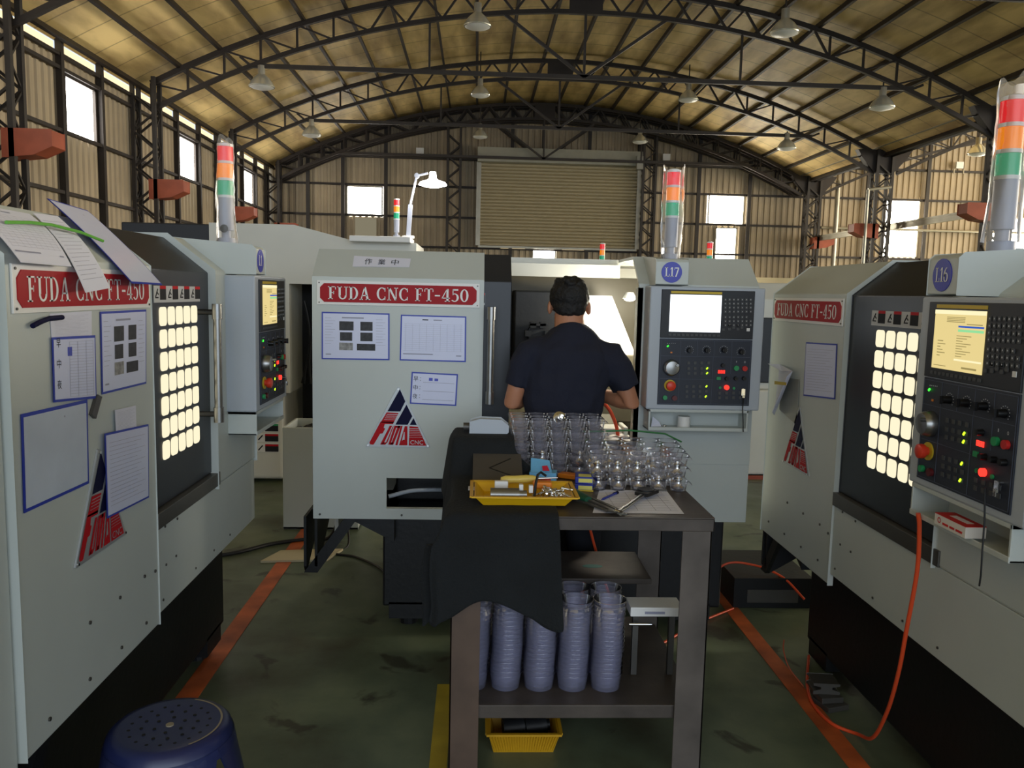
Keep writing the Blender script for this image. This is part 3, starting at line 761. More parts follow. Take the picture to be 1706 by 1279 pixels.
    u, v = P(755, 722); b.flat(ringpoly(u, v, .0035, .0045, .0015, .0015, 0, 360), lambda p, q: (p, yg-.001, q))
    for i in range(5): u, v = P(150+i*15, 570); b.box(u-.001, yg-.001, v-.0015, u+.001, yg, v+.0015)
    b.build('membrane_keys', ['key', 'keyw'], pd)
    b = MB()
    for cx, cy in ((458,768),(457,806),(452,910),(447,990)): u, v = P(cx, cy); b.bar((u-.003, yg-.004, v-.004), (u+.003, yg-.004, v+.004), .005, .003, up=(0,1,0))
    b.build('lime_leds', 'led_y', pd)
    u, v = P(152, 592); MB().bar((u-.003, yg-.003, v-.003), (u+.003, yg-.003, v+.003), .005, .003, up=(0,1,0)).build('green_led', 'led_g', pd)
    u, v = P(180, 642); MB().box(u-.004, yg-.002, v-.003, u+.004, yg, v+.003).build('amber_led', 'orange', pd)
    # key in its switch
    u, v = P(735, 940)
    MB().cyl((u, yg, v), (u, yg-.012, v), .006, n=12).box(u-.008, yg-.016, v-.024, u+.008, yg-.013, v+.004).box(u-.004, yg-.02, v-.034, u+.006, yg-.016, v-.016).build('switch_key', 'chrome', pd)
    # open tray box under the pendant
    TY = Y+.004
    t = MB().box(1.493, TY, 1.012, 1.94, .03+yo, 1.020).box(1.493, TY, 1.095, 1.94, .03+yo, 1.108)
    t.box(1.493, TY, 1.012, 1.501, .03+yo, 1.108).box(1.932, TY, 1.012, 1.94, .03+yo, 1.108).box(1.493, .022+yo, 1.012, 1.94, .03+yo, 1.108)
    t.box(1.493, TY-.002, 1.012, 1.94, TY+.004, 1.028)
    t.build('pendant_tray', 'paint', pd, bevel=.002)
    return pd

def signal_tower(root, x, y, z, tilt=0, s=1.0):
    t = MB().cyl((x, y, z), (x, y, z+.03*s), .034*s, n=20).cyl((x, y, z+.03*s), (x, y, z+.06*s), .018*s, n=16).cyl((x, y, z+.06*s), (x, y, z+.19*s), .029*s, n=24).build('signal_tower', 'towergrey', root, smooth=True)
    k = z+.19*s
    for nm, m_ in (('green_lens', 'lens_g'), ('amber_lens', 'lens_o'), ('red_lens', 'lens_r')):
        MB().cyl((x, y, k+.006*s), (x, y, k+.062*s), .0295*s, n=24).build(nm, m_, t, smooth=True); k += .066*s
    for i in range(4): MB().cyl((x, y, z+.187*s+i*.066*s), (x, y, z+.197*s+i*.066*s), .0305*s, n=24).build('separator_ring', 'white', t, smooth=True)
    MB().lathe([(.0295*s, 0), (.027*s, .008*s), (.016*s, .014*s), (0, .016*s)], (x, y, k-.001), n=24).build('cap', 'white', t, smooth=True)
    if tilt: pass
    return t
def bag_over(root_M, x, y, z0, z1, r, label, flare=1.0):
    """clear plastic bag pulled over a signal tower; open crumpled top with two corners"""
    n = 28; m = 16; vs = []
    for j in range(m+1):
        t = j/m; zz = z0+(z1-z0)*t
        for i in range(n):
            a = 2*PI*i/n
            sx = r*(1.0+.12*math.sin(5*t+2*a)+.25*t*flare); sy = r*(1.0+.08*math.sin(7*t-a)-.35*t*flare)
            cr = noise.noise(Vector((math.cos(a)*2, math.sin(a)*2+z0*3, t*9)))*.006
            zt = (abs(math.cos(a))**3)*.035*(t**6) + noise.noise(Vector((a*2, 3, z1)))*.008*t
            vs.append(((sx+cr)*math.cos(a), (sy+cr)*math.sin(a), zz-z0+zt))
    fs = [(j*n+i, j*n+(i+1)%n, (j+1)*n+(i+1)%n, (j+1)*n+i) for j in range(m) for i in range(n)]
    o = MB().add(vs, fs).build('plastic_bag', 'bag', smooth=True)
    o.matrix_world = root_M @ Matrix.Translation(Vector((x, y, z0)))
    tag(o, label, 'plastic bag', 'clear bags pulled over signal towers')
    return o

def lathe_machine(loc, rz, label, dx, colx, L, screen, code, cut=False, interior=False, yo=0.0, pz=.565, hdx=0.0):
    root = empty('cnc_lathe', loc, rz, label, 'cnc machine', 'grey lathes of the same make around the aisle')
    R_ = Matrix.Translation(Vector(loc)) @ Matrix.Rotation(rz, 4, 'Z')
    # front panel with nameplate
    b = MB()
    if cut:
        b.prism(skin_profile(), 'x', 0, .33); b.prism(skin_profile(.757), 'x', .33, .66); b.prism(skin_profile(), 'x', .66, .757); b.box(.33, 0, .565, .66, .03, .615)
    else: b.prism(skin_profile(pz), 'x', 0, .757)
    b.box(0, .03, .565, .02, .55, 1.64)
    b.box(.0, .18, 1.6, .02, .55, 1.77)
    b.build('front_panel', 'paint', root, bevel=.004 if not cut else 0)
    nameplate(root); badge(root)
    for x, z in ((.03, .585), (.40, .585), (.70, .585)) if cut else ((.309,.732),(.484,.731),(.651,.732),(.484,.585),(.654,.585),(.297,.585),(.10,.585),(.731,.72)): MB().cyl((x, 0, z), (x, -.004, z), .005, n=10).build('bolt', 'rail', root)
    if not cut:
        for x, z in ((.917,.706),(.936,.828),(.83,.833),(1.1,.60),(1.3,.60),(.80,.60),(.83,.706),(1.5,.6)): MB().cyl((x, 0.005, z), (x, .001, z), .0045, n=8).build('bolt', 'rail', root)
    door_part(root, dx, hdx=hdx)
    # apron, rail, right column
    ap = MB().box(.757, .004, .565, L, .034, .84)
    if colx > 1.49: ap.box(1.545, .002, .5651, L, .033, 1.3)
    ap.build('apron', 'paint', root, bevel=.003)
    MB().box(.757, -.006, .842, min(colx+.03, 1.545), .034, .893).build('sill_rail', 'rail', root, bevel=.002)
    if interior:
        MB().prism(skin_profile(.84), 'x', colx, L).box(colx, 0, .84, colx+.02, .07, 1.64).box(L-.02, .02, .565, L, .75, 1.66).build('right_column', 'paint', root)
        MB().box(1.64, .19, .6, 1.66, .9, 1.75).build('cabin_wall', 'inner2', root)
    else: MB().prism([(0, .84), (0, 1.657), (.165, 1.785), (.75, 1.785), (.75, .84)], 'x', colx, L).build('right_column', 'paint', root, bevel=.01, seg=3)
    hd = MB().prism([(-.114, 1.655), (-.114, 1.752), (-.10, 1.765), (.2, 1.787), (.2, 1.655)], 'x', 1.497, 1.642).build('header_box', 'paint', root, bevel=.003)
    if code:
        cx, cz = 1.567, 1.708
        b = MB().mi(0); b.prism([(cx+.045*math.cos(2*PI*i/36), cz+.045*math.sin(2*PI*i/36)) for i in range(36)], 'y', -.1165, -.114)
        w_, ps = serif(code, .04); sx = .062/w_
        b.mi(1).flat(ps, lambda u, v: (cx-.031+u*sx, -.1172, cz-.019+v*.040))
        b.build('number_disc', ['label_blue', 'white'], hd)
    pendant(root, screen, yo)
    # rear housing and roof
    b = MB().box(0, 1.25, .3, L, 1.3, 1.785).box(0, .55, 1.755, L, 1.3, 1.785).box(0, .55, .3, .02, 1.25, 1.755).box(L-.02, .75, .3, L, 1.25, 1.755)
    b.build('rear_housing', 'paint_white', root)
    MB().box(.3, .13, .10, L-.06, 1.2, .565).box(.34, .34, .565, L-.06, 1.0, .72).build('base_casting', 'black', root, bevel=.01)
    for x in (.42, L-.2):
        for y in (.2, 1.1):
            MB().box(x-.09, y-.07, .04, x+.09, y+.07, .12).cyl((x, y, 0), (x, y, .05), .045, n=14).build('levelling_foot', 'black', root)
    b = MB().box(-.03, .06, .33, -.02, .5, .564) if False else MB()
    b.prism([(.03, .565), (.03, .33), (.05, .30), (.5, .565)], 'x', .0, .012).prism([(.03, .565), (.03, .33), (.05, .30), (.5, .565)], 'x', -.05, -.038)
    b.prism([(-.05, .30), (.012, .30), (.20, .565), (.14, .565)], 'y', .03, .05)
    b.prism([(.12, .565), (.36, .44), (.36, .565)], 'y', .06, .55)
    b.build('chip_chute', 'black', root)
    if not interior:
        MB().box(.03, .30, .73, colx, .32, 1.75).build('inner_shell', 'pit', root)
    return root, R_

CR, CM = lathe_machine((-.727, 3.6, 0), 0, 'grey lathe facing the camera with L17 disc, worked by the person', -.475, 1.45, 1.996, 'w', 'L17', cut=True, interior=True, hdx=.05)
LR, LM = lathe_machine((-.985, 1.73, 0), PI/2, 'grey lathe along the left with papers all over its front panel', 0, 1.335, 1.87, 'y', 'L18', pz=.54)
RR, RM = lathe_machine((1.40, 3.76, -.03), -PI/2, 'grey lathe along the right with L16 disc and yellow screen', .10, 1.45, 2.3, 'y', 'L16', pz=.52, hdx=.085)
RR['label'] = 'grey lathe along the right with L16 disc and red carton in its tray'

signal_tower(CR, 1.585, .0, 1.762); signal_tower(LR, 1.575, .02, 1.765); signal_tower(RR, 1.60, .022, 1.770, s=1.04)
bag_over(CM, 1.585, .0, 1.775, 2.15, .041, 'clear bag over the signal tower above the L17 disc')
bag_over(LM, 1.575, .02, 1.775, 2.16, .041, 'clear bag over the signal tower of the left lathe')
bag_over(RM, 1.60, .022, 1.80, 2.215, .046, 'clear bag over the large signal tower at the right edge', flare=1.6)
d = MB().lathe([(.014, 0), (.016, .004), (.010, .007), (0, .008)], (1.543, .018, 1.83), (-1,-.0,0), 18).build('buzzer_knob', 'black', LR, smooth=True)

MB().box(-.6, .012, .22, -.003, .9, 1.66).build('side_cover', 'paint', LR, bevel=.012, seg=3)
def centre_interior():
    r = CR
    # local frame: x along front, y depth
    MB().box(.62, .9, .6, 1.95, .93, 1.75).build('cabin_back', 'inner2', r)
    MB().box(.60, .19, .6, .62, .93, 1.75).build('cabin_side', 'inner', r)
    MB().box(.62, .84, 1.70, 1.95, .90, 1.752).box(.62, .5, 1.69, 1.45, .52, 1.755).build('cabin_top_beam', 'paint_white', r)
    MB().box(.92, .62, .8, 1.20, .88, 1.62).build('spindle_guard', 'black', r, bevel=.01)
    MB().box(.74, .80, .8, .90, .88, 1.69).build('cabin_wing', 'inner2', r)
    # sloping bright splash cover
    MB().add([(1.22, .60, 1.60), (1.43, .60, 1.60), (1.55, .52, 1.30), (1.20, .52, 1.30), (1.22, .62, 1.60), (1.43, .62, 1.60), (1.55, .54, 1.30), (1.20, .54, 1.30)],
             [(0,1,2,3), (7,6,5,4), (0,4,5,1), (1,5,6,2), (2,6,7,3), (3,7,4,0)]).build('splash_cover', 'white', r)
    MB().box(1.20, .50, .95, 1.54, .56, 1.30).box(.95, .3, .72, 1.45, .6, .86).build('slide_cover', 'inner2', r, bevel=.005)
    MB().prism([(.3,.62),(.62,.62),(.62,1.02),(.55,1.06),(.36,.80)], 'x', .64, 1.44).build('bed', 'inner', r)
    t = MB().cyl((1.04, .60, 1.40), (1.04, .54, 1.40), .05, n=12).box(1.0,.5,1.44,1.09,.53,1.452)
    for i in range(6):
        a = i*PI/3; t.box(1.04+.05*math.cos(a)-.015, .50, 1.40+.05*math.sin(a)-.015, 1.04+.05*math.cos(a)+.015, .56, 1.40+.05*math.sin(a)+.015)
    t.build('tool_turret', 'black', r)
    MB().lathe([(.11, 0), (.11, .06), (.09, .09), (.03, .09), (.03, .05), (0, .05)], (.74, .45, 1.15), (1,0,0), 28).build('chuck', 'steel', r, smooth=True)
    b = MB(); pts = [(.86+.02*math.sin(i*.9), .42, 1.36-.014*i) for i in range(9)]
    for p in pts: b.ball(p, .011, .011, .010, 10, 6)
    b.build('coolant_hose', 'bluehose', r, smooth=True)
    MB().lathe([(.0, .0), (.018, .0), (.034, -.028), (.038, -.03), (.03, -.032), (0, -.034)], (1.485, .40, 1.62)).build('lamp_shade', 'white', r, smooth=True)
    MB().ball((1.485, .40, 1.588), .028, .028, .012).build('lamp_bulb', 'lampon', r, smooth=True)
    b = MB().box(1.31, .12, .90, 1.42, .25, .98).box(1.33, .10, .80, 1.42, .22, .89).box(1.425, .10, .78, 1.445, .25, .99)
    b.build('tool_shelf', 'paint_white', r, bevel=.004)
centre_interior()
point('machine_lamp_light', (.765, 3.93, 1.55), 13, (1.0, .92, .74), .04)

# background machines -------------------------------------------------------
def back_machine_left():
    r = empty('cnc_lathe', (-1.6, 6.6, 0), 0, 'white machining centre behind, between the left and centre lathes, stickers on its door', 'cnc machine')
    M['back_dark'] = mat('cover_black', (34, 38, 46), 0.5)
    b = MB().box(-.95, 0, .03, .03, .9, .75).build('lower_body', 'paint_white', r, bevel=.03, seg=3)
    b = MB().box(-.55, .02, 1.64, 1.1, .9, 1.99)
    b.prism([(-.55, 1.99), (.12, 1.99), (.12, 2.11), (-.55, 2.11)], 'y', .02, .9)
    b.prism([(.12, 1.99), (.62, 1.99), (.12, 2.11)], 'y', .02, .9)
    b.box(-.55, .02, .75, .08, .9, 1.64).box(.6, .02, .03, 1.1, .9, 1.64)
    b.build('cabinet', 'paint_white', r)
    MB().box(-1.25, .05, 1.7, -.56, .9, 2.10).build('rear_duct', 'back_dark', r, bevel=.01)
    MB().box(.08, .5, .03, .6, .9, 1.64).build('spindle_bay', 'pit', r)
    b = MB()
    for k in range(5):
        x = .14+.05*k; b.tube([(x+.05*math.sin(t*.5+k), .3-.02*k, 1.5-t*.1) for t in range(8)], .014)
    b.lathe([(.10, 0), (.10, .12)], (.34, .46, 1.12), (0,-1,0), 20)
    b.build('hoses', 'cable', r, smooth=True)
    b = MB(); m_ = 0
    for k in range(4):
        z = .26+k*.085
        b.mi(0).box(-.19, -.004, z, -.01, 0, z+.07)
        b.mi(1).box(-.12, -.006, z+.004, -.012, -.003, z+.066)
        b.mi(2 if k != 2 else 3).box(-.12, -.007, z+.05, -.012, -.005, z+.066)
        b.mi(1).bar((-.175, -.005, z+.015), (-.14, -.005, z+.055), .01, .002, up=(0,1,0))
    b.build('warning_stickers', ['white', 'inkd', 'red', 'green'], r)
    MB().box(.58, -.1, 1.985, 1.06, .3, 2.03).build('top_highlight', 'white', r, bevel=.005)  # white slab added for the lamplit highlight on the cabinet top
    signal_tower(r, .93, .12, 2.03, s=.80)
    return r
back_machine_left()
def work_lamp():
    e = empty('work_lamp', (-.66, 6.68, 2.03), 0, 'lit white swing arm work lamp standing on the machine behind', 'work lamp')
    MB().cyl((.09, 0, 0), (.09, 0, .02), .05).build('base', 'white', e)
    MB().bar((.09, 0, .01), (.105, 0, .27), .035, .025).build('lower_arm', 'towergrey', e)
    MB().bar((.105, 0, .27), (.155, 0, .50), .016).bar((.155, 0, .50), (.245, -.02, .52), .014).cyl((.155, -.02, .50), (.155, .02, .50), .02).build('upper_arm', 'towergrey', e)
    MB().lathe([(.025, .0), (.03, -.05), (.05, -.065), (.10, -.08), (.115, -.10), (.11, -.105)], (.285, -.02, .53), n=28).build('lamp_shade', 'lampon', e, smooth=True)
    MB().ball((.285, -.02, .425), .09, .09, .018).build('lamp_bulb', 'lampon', e, smooth=True)
work_lamp()
point('work_lamp_light', (-.375, 6.62, 2.40), 16, (1.0, .98, .94), .08)
def hidden_lathe(x, y, label, h=1.79, top=.80):
    e = empty('cnc_lathe', (x, y, 0), 0, label, 'cnc machine')
    MB().box(-.95, 0, .03, .95, 1.1, .8).build('lower_body', 'paint_white', e, bevel=.02)
    MB().prism([(.06, .8), (.06, 1.60), (.22, h), (1.1, h), (1.1, .8)], 'x', -.95, .95).build('upper_cover', 'paint_white', e, bevel=.01)
    MB().box(-.5, .03, .86, .45, .06, 1.44).build('door', 'back_dark', e, bevel=.01)
    return e
e = hidden_lathe(1.35, 8.5, 'white lathe far behind the person, only its signal tower showing'); signal_tower(e, 0.0, .3, 1.79, s=.95)
e = hidden_lathe(2.95, 7.0, 'white lathe behind the L17 panel with dark door', h=1.75); signal_tower(e, -.85, .3, 1.75, s=.9)
kids_by(e, 'lower_body')
tag(MB().box(2.0, 6.95, 0, 3.9, 6.98, .03).build('trim_4', 'reddust'), 'red edge at the foot of the lathe behind', 'trim', kind='structure')
# grey chip bin
def chip_bin():
    e = empty('chip_bin', (-1.02, 5.3, 0), 0, 'tall grey chip bin with oily swarf, left of the centre lathe', 'bin')
    b = MB().box(-.25, 0, .0, .25, .02, .69).box(-.25, .38, 0, .25, .40, .69).box(-.25, .02, 0, -.23, .38, .69).box(.23, .02, 0, .25, .38, .69).box(-.25, 0, 0, .25, .4, .02)
    b.build('bin_body', 'paint', e, bevel=.004)
    b = MB(); n = 14; vs = []
    for j in range(n+1):
        for i in range(n+1): vs.append((-.23+.46*i/n, .02+.36*j/n, .63+.05*noise.noise(Vector((i*.6, j*.6, 2)))))
    b.add(vs, [(j*(n+1)+i, j*(n+1)+i+1, (j+1)*(n+1)+i+1, (j+1)*(n+1)+i) for j in range(n) for i in range(n)])
    tag(b.build('swarf', 'black', e), 'oily metal swarf', kind='stuff')
chip_bin()

# ------------------------------------------------------------------ papers on the machines
def sheet(Mx, cs, label, y=-.003, border='blue', face='paper2', draw=None, bw=.006, depth=None, cat='paper sheet', name='notice_sheet', bulge=0.0):
    """cs: TL,TR,BR,BL as (x,z) (or (x,y,z)) on the machine frame; draw(b, F) adds print"""
    c3 = [Vector((c[0], y, c[1])) if len(c) == 2 else Vector(c) for c in cs]
    org = sum(c3, Vector())/4
    nrm = (c3[1]-c3[0]).cross(c3[3]-c3[0]).normalized()
    if nrm.y > 0: nrm = -nrm
    def F(u, v, d=0):
        p = c3[0]*(1-u)*(1-v)+c3[1]*u*(1-v)+c3[2]*u*v+c3[3]*(1-u)*v
        return p+nrm*(d+bulge*math.sin(PI*v))-org
    def patch(b, u0, v0, u1, v1, d, n=8):
        vs = [F(u0+(u1-u0)*i/2, v0+(v1-v0)*j/n, d) for j in range(n+1) for i in range(3)]
        b.add(vs, [(j*3+i, j*3+i+1, (j+1)*3+i+1, (j+1)*3+i) for j in range(n) for i in range(2)])
    b = MB(); W_ = (c3[1]-c3[0]).length; H_ = (c3[3]-c3[0]).length; bu, bv = bw/W_, bw/H_
    if border:
        b.mi(0); patch(b, 0, 0, 1, 1, 0); patch(b, 0, 0, 1, 1, -.0012)
        b.mi(1); patch(b, bu, bv, 1-bu, 1-bv, .0006)
    else:
        b.mi(1); patch(b, 0, 0, 1, 1, 0); patch(b, 0, 0, 1, 1, -.0008)
    def rect(u0, v0, u1, v1, mi): b.mi(mi); patch(b, u0, v0, u1, v1, .0011, 2 if bulge == 0 else 6)
    if draw: draw(b, F, rect)
    o = b.build(name, [border or face, face, 'ink', 'inkd', 'photo', 'photo2', 'inkb'], None)
    o.matrix_world = Mx @ Matrix.Translation(org)
    tag(o, label, cat); return o
def d_photos(b, F, rect):
    rect(.3, .10, .62, .125, 2)
    for u0, v0, u1, v1, m_ in ((.26,.19,.47,.38,4),(.57,.19,.75,.38,4),(.27,.42,.45,.6,4),(.57,.42,.75,.6,4),(.26,.64,.46,.80,5),(.52,.66,.79,.80,4)): rect(u0, v0, u1, v1, m_)
    for i in range(10): rect(.05, .12+i*.06, .14+.06*((i*5) % 3)/2, .125+i*.06, 2); rect(.80, .14+i*.06, .9+.04*((i*3) % 2), .145+i*.06, 2)
    rect(.06, .88, .14, .9, 2)
def d_table(b, F, rect):
    rect(.33, .09, .42, .11, 3); rect(.50, .09, .63, .11, 2)
    for i in range(14): rect(.05, .19+i*.045, .95, .192+i*.045, 2)
    for i in range(9): rect(.08+i*.105, .19, .082+i*.105, .78, 2)
    rect(.05, .84, .5, .86, 2); rect(.85, .86, .93, .88, 2)
def d_shift(b, F, rect):
    for k, ch in enumerate('早中夜'):
        v = .13+.27*k
        b.mi(3).flat(fit_text(ch, .05, v+.16, .15, v), lambda u, q: F(u, q, .0012))
        rect(.19, v+.03, .205, v+.05, 3); rect(.19, v+.11, .205, v+.13, 3)
        rect(.26, v+.17, .93, v+.18, 2)
    rect(.38, .16, .46, .25, 6); rect(.50, .17, .58, .25, 6)
def d_lines(b, F, rect):
    for i in range(16): rect(.08, .12+i*.05, .9-.1*((i*7) % 3), .124+i*.05, 2)
def d_form(b, F, rect):
    for i in range(20): rect(.36, .08+i*.045, .92, .083+i*.045, 2)
    for u in (.36, .55, .75, .92): rect(u, .08, u+.006, .94, 2)
    rect(.32, .16, .42, .30, 6)
    for k, ch in enumerate('早中夜'):
        v = .02+.32*k
        b.mi(3).flat(fit_text(ch, .08, v+.14, .17, v), lambda u, q: F(u, q, .0012))
def d_sign(b, F, rect):
    for k, ch in enumerate('作業中'):
        b.mi(3).flat(fit_text(ch, .20+.235*k, .80, .33+.235*k, .22), lambda u, q: F(u, q, .0012))
def d_stain(b, F, rect): rect(.6, .12, .62, .14, 2)
# centre lathe
sheet(CM, [(.042,1.502),(.340,1.501),(.341,1.293),(.041,1.292)], 'blue framed photo instruction sheet under the nameplate of the centre lathe', draw=d_photos)
sheet(CM, [(.390,1.497),(.680,1.495),(.681,1.291),(.386,1.293)], 'blue framed check table with faint grid, right half of the centre lathe', draw=d_table)
sheet(CM, [(.440,1.243),(.647,1.236),(.641,1.092),(.433,1.099)], 'small blue framed shift card above the triangle badge of the centre lathe', draw=d_shift)
def ch(z): return (z-1.657)*(.165/.128)-.003
sheet(CM, [(.165,ch(1.755),1.755),(.423,ch(1.748),1.748),(.420,ch(1.708),1.708),(.168,ch(1.705),1.705)], 'white paper sign with three black characters on top of the centre lathe', border=None, draw=d_sign, face='paper')
# left lathe
sheet(LM, [(.421,1.529),(.715,1.529),(.700,1.309),(.415,1.312)], 'blue framed photo instruction sheet under the nameplate of the left lathe', draw=d_photos)
sheet(LM, [(.175,1.530),(.378,1.532),(.373,1.462),(.178,1.47)], 'white paper slip tucked behind the shift form on the left lathe', border=None, draw=d_lines, face='paper', y=-.0015)
sheet(LM, [(.171,1.476),(.383,1.470),(.378,1.307),(.167,1.325)], 'blue framed shift form with side characters on the left lathe', draw=d_form, y=-.006)
sheet(LM, [(.035,1.317),(.333,1.310),(.326,1.095),(.029,1.099)], 'large yellowed blank sheet in blue frame, left edge of the photo', draw=d_stain, face='aged', y=-.004, bw=.008)
sheet(LM, [(.474,1.262),(.608,1.256),(.608,1.19),(.477,1.195)], 'white slip peeking out above the lower right sheet of the left lathe', border=None, draw=d_lines, face='paper', y=-.009)
sheet(LM, [(.404,1.210),(.687,1.189),(.676,.968),(.401,.981)], 'blue framed form covering the tip of the left triangle badge', draw=d_lines, y=-.0115)
o = MB().prism([(.378,1.317),(.401,1.308),(.364,1.256),(.343,1.270)], 'y', -.010, -.0005).build('magnet', 'folder'); o.matrix_world = LM; recentre(o)
tag(o, 'small dark diamond shaped magnet between papers of the left lathe', 'magnet')
o = MB().tube([(.081,-.012,1.506),(.11,-.012,1.513),(.15,-.012,1.520),(.209,-.012,1.521)], .006).build('pen', 'navy'); o.matrix_world = LM; recentre(o)
tag(o, 'slim dark blue pen stuck on the left lathe beside the white slip', 'pen')
# papers hanging over the chamfer of the left lathe (local: x = Y-1.73, y = -.985-X)
def lw(p): return (p[1]-1.73, -.985-p[0], p[2])
sheet(LM, [lw((-1.12,1.80,1.772)), lw((-1.10,2.055,1.768)), lw((-.945,1.935,1.640)), lw((-.945,1.725,1.642))], 'white table sheet drooping over the nameplate at the far left', border=None, draw=d_table, face='paper', bulge=.012)
sheet(LM, [lw((-1.10,2.07,1.772)), lw((-1.10,2.19,1.775)), lw((-.925,2.085,1.592)), lw((-.925,1.955,1.580))], 'narrow white slip hanging over the middle of the left nameplate', border=None, draw=d_lines, face='paper', bulge=.015)
sheet(LM, [lw((-1.155,2.245,1.826)), lw((-1.155,2.472,1.816)), lw((-.925,2.425,1.603)), lw((-.925,2.215,1.605))], 'blue framed sheet sticking out askew from the top of the left lathe', draw=d_stain, bulge=.006)
o = MB().tube([lw(p) for p in ((-1.03,1.83,1.73),(-1.03,1.93,1.738),(-1.03,2.02,1.74),(-1.02,2.14,1.732),(-1.0,2.22,1.715))], .004).build('green_strap', mat('strap_green', (96, 170, 60), .5)); o.matrix_world = LM; recentre(o)
tag(o, 'green strap lying across the papers on the left lathe', 'strap')
# right lathe
sheet(RM, [(.405,1.454),(.700,1.465),(.713,1.250),(.412,1.226)], 'blue framed sheet on the right lathe', draw=d_lines)
e = MB(); e.add([(.12,-.002,1.315),(.36,-.035,1.325),(.34,-.05,1.30),(.18,-.045,1.12),(.14,-.02,1.10)], [(0,1,2,3,4)]).mi(1).add([(.20,-.05,1.265),(.35,-.055,1.275),(.35,-.055,1.262),(.20,-.05,1.25)], [(0,1,2,3)])
e.mi(0).add([(.05,-.03,1.33),(.12,-.002,1.335),(.36,-.035,1.325),(.2,-.02,1.31)], [(0,1,2,3)])
o = e.build('curled_paper', ['paper', 'yellow']); o.matrix_world = RM; o.modifiers.new('s', 'SOLIDIFY').thickness = .001; recentre(o)
tag(o, 'curled white paper with a yellow edge on the corner of the right lathe', 'paper')
o = MB().add([(.16,-.004,1.28),(.36,-.004,1.29),(.37,-.004,1.09),(.16,-.004,1.13)], [(0,1,2,3)]).build('plastic_sleeve', mat('sleeve_grey', (140,142,136), .3)); o.matrix_world = RM; o.modifiers.new('s', 'SOLIDIFY').thickness = .002; recentre(o)
tag(o, 'grey plastic sleeve behind the curled paper on the right lathe', 'sleeve')

# ------------------------------------------------------------------ workbench
TZ = .90
def workbench():
    e = empty('workbench', (.35, 2.87, 0), 0, 'brown steel workbench with two shelves in the middle of the aisle', 'workbench')
    x0, x1, y0, y1 = -.425, .425, -.385, .385
    MB().box(x0, y0, TZ-.006, x1, y1, TZ).box(x0, y0, TZ-.045, x1, y0+.006, TZ-.006).box(x0, y1-.006, TZ-.045, x1, y1, TZ-.006).box(x0, y0, TZ-.045, x0+.006, y1, TZ-.006).box(x1-.006, y0, TZ-.045, x1, y1, TZ-.006).build('tabletop', 'bench', e, bevel=.002)
    for sx in (-1, 1):
        for sy in (-1, 1):
            x = sx*(.425-.055); y = sy*(.385-.05)
            b = MB()
            for (a, c, d_, f_) in ((x-.048, y-.05, x+.048, y-.044), (x-.048 if sx < 0 else x+.042, y-.05, (x-.042) if sx < 0 else x+.048, y+.05)): b.box(a, c, 0, d_, f_, TZ-.045)
            b.build('leg', 'rust' if sx < 0 else 'benchleg', e, bevel=.001)
    MB().box(x0+.01, y0+.02, .235, x1-.02, y1-.02, .26).box(x0+.01, y0+.014, .215, x1-.02, y0+.02, .26).build('lower_shelf', 'bench', e, bevel=.002)
    MB().box(x0+.01, .03, .525, x1-.10, y1-.03, .545).build('middle_shelf', 'bench', e, bevel=.002)
    M['teal'] = mat('teal_smear', (40, 110, 104), .6)
    kk = MB().prism([(.12+.04*math.cos(2*PI*i/16), .17+.02*math.sin(2*PI*i/16)) for i in range(16)], 'z', .5452, .5458).build('paint_smear', 'teal', e)
    for (x, y) in ((.26, .2), (-.25, .2)): MB().bar((x, y, .4), (x, y, .6), .02).cyl((x, y, .4), (x, y, .3), .01) if False else None
workbench()
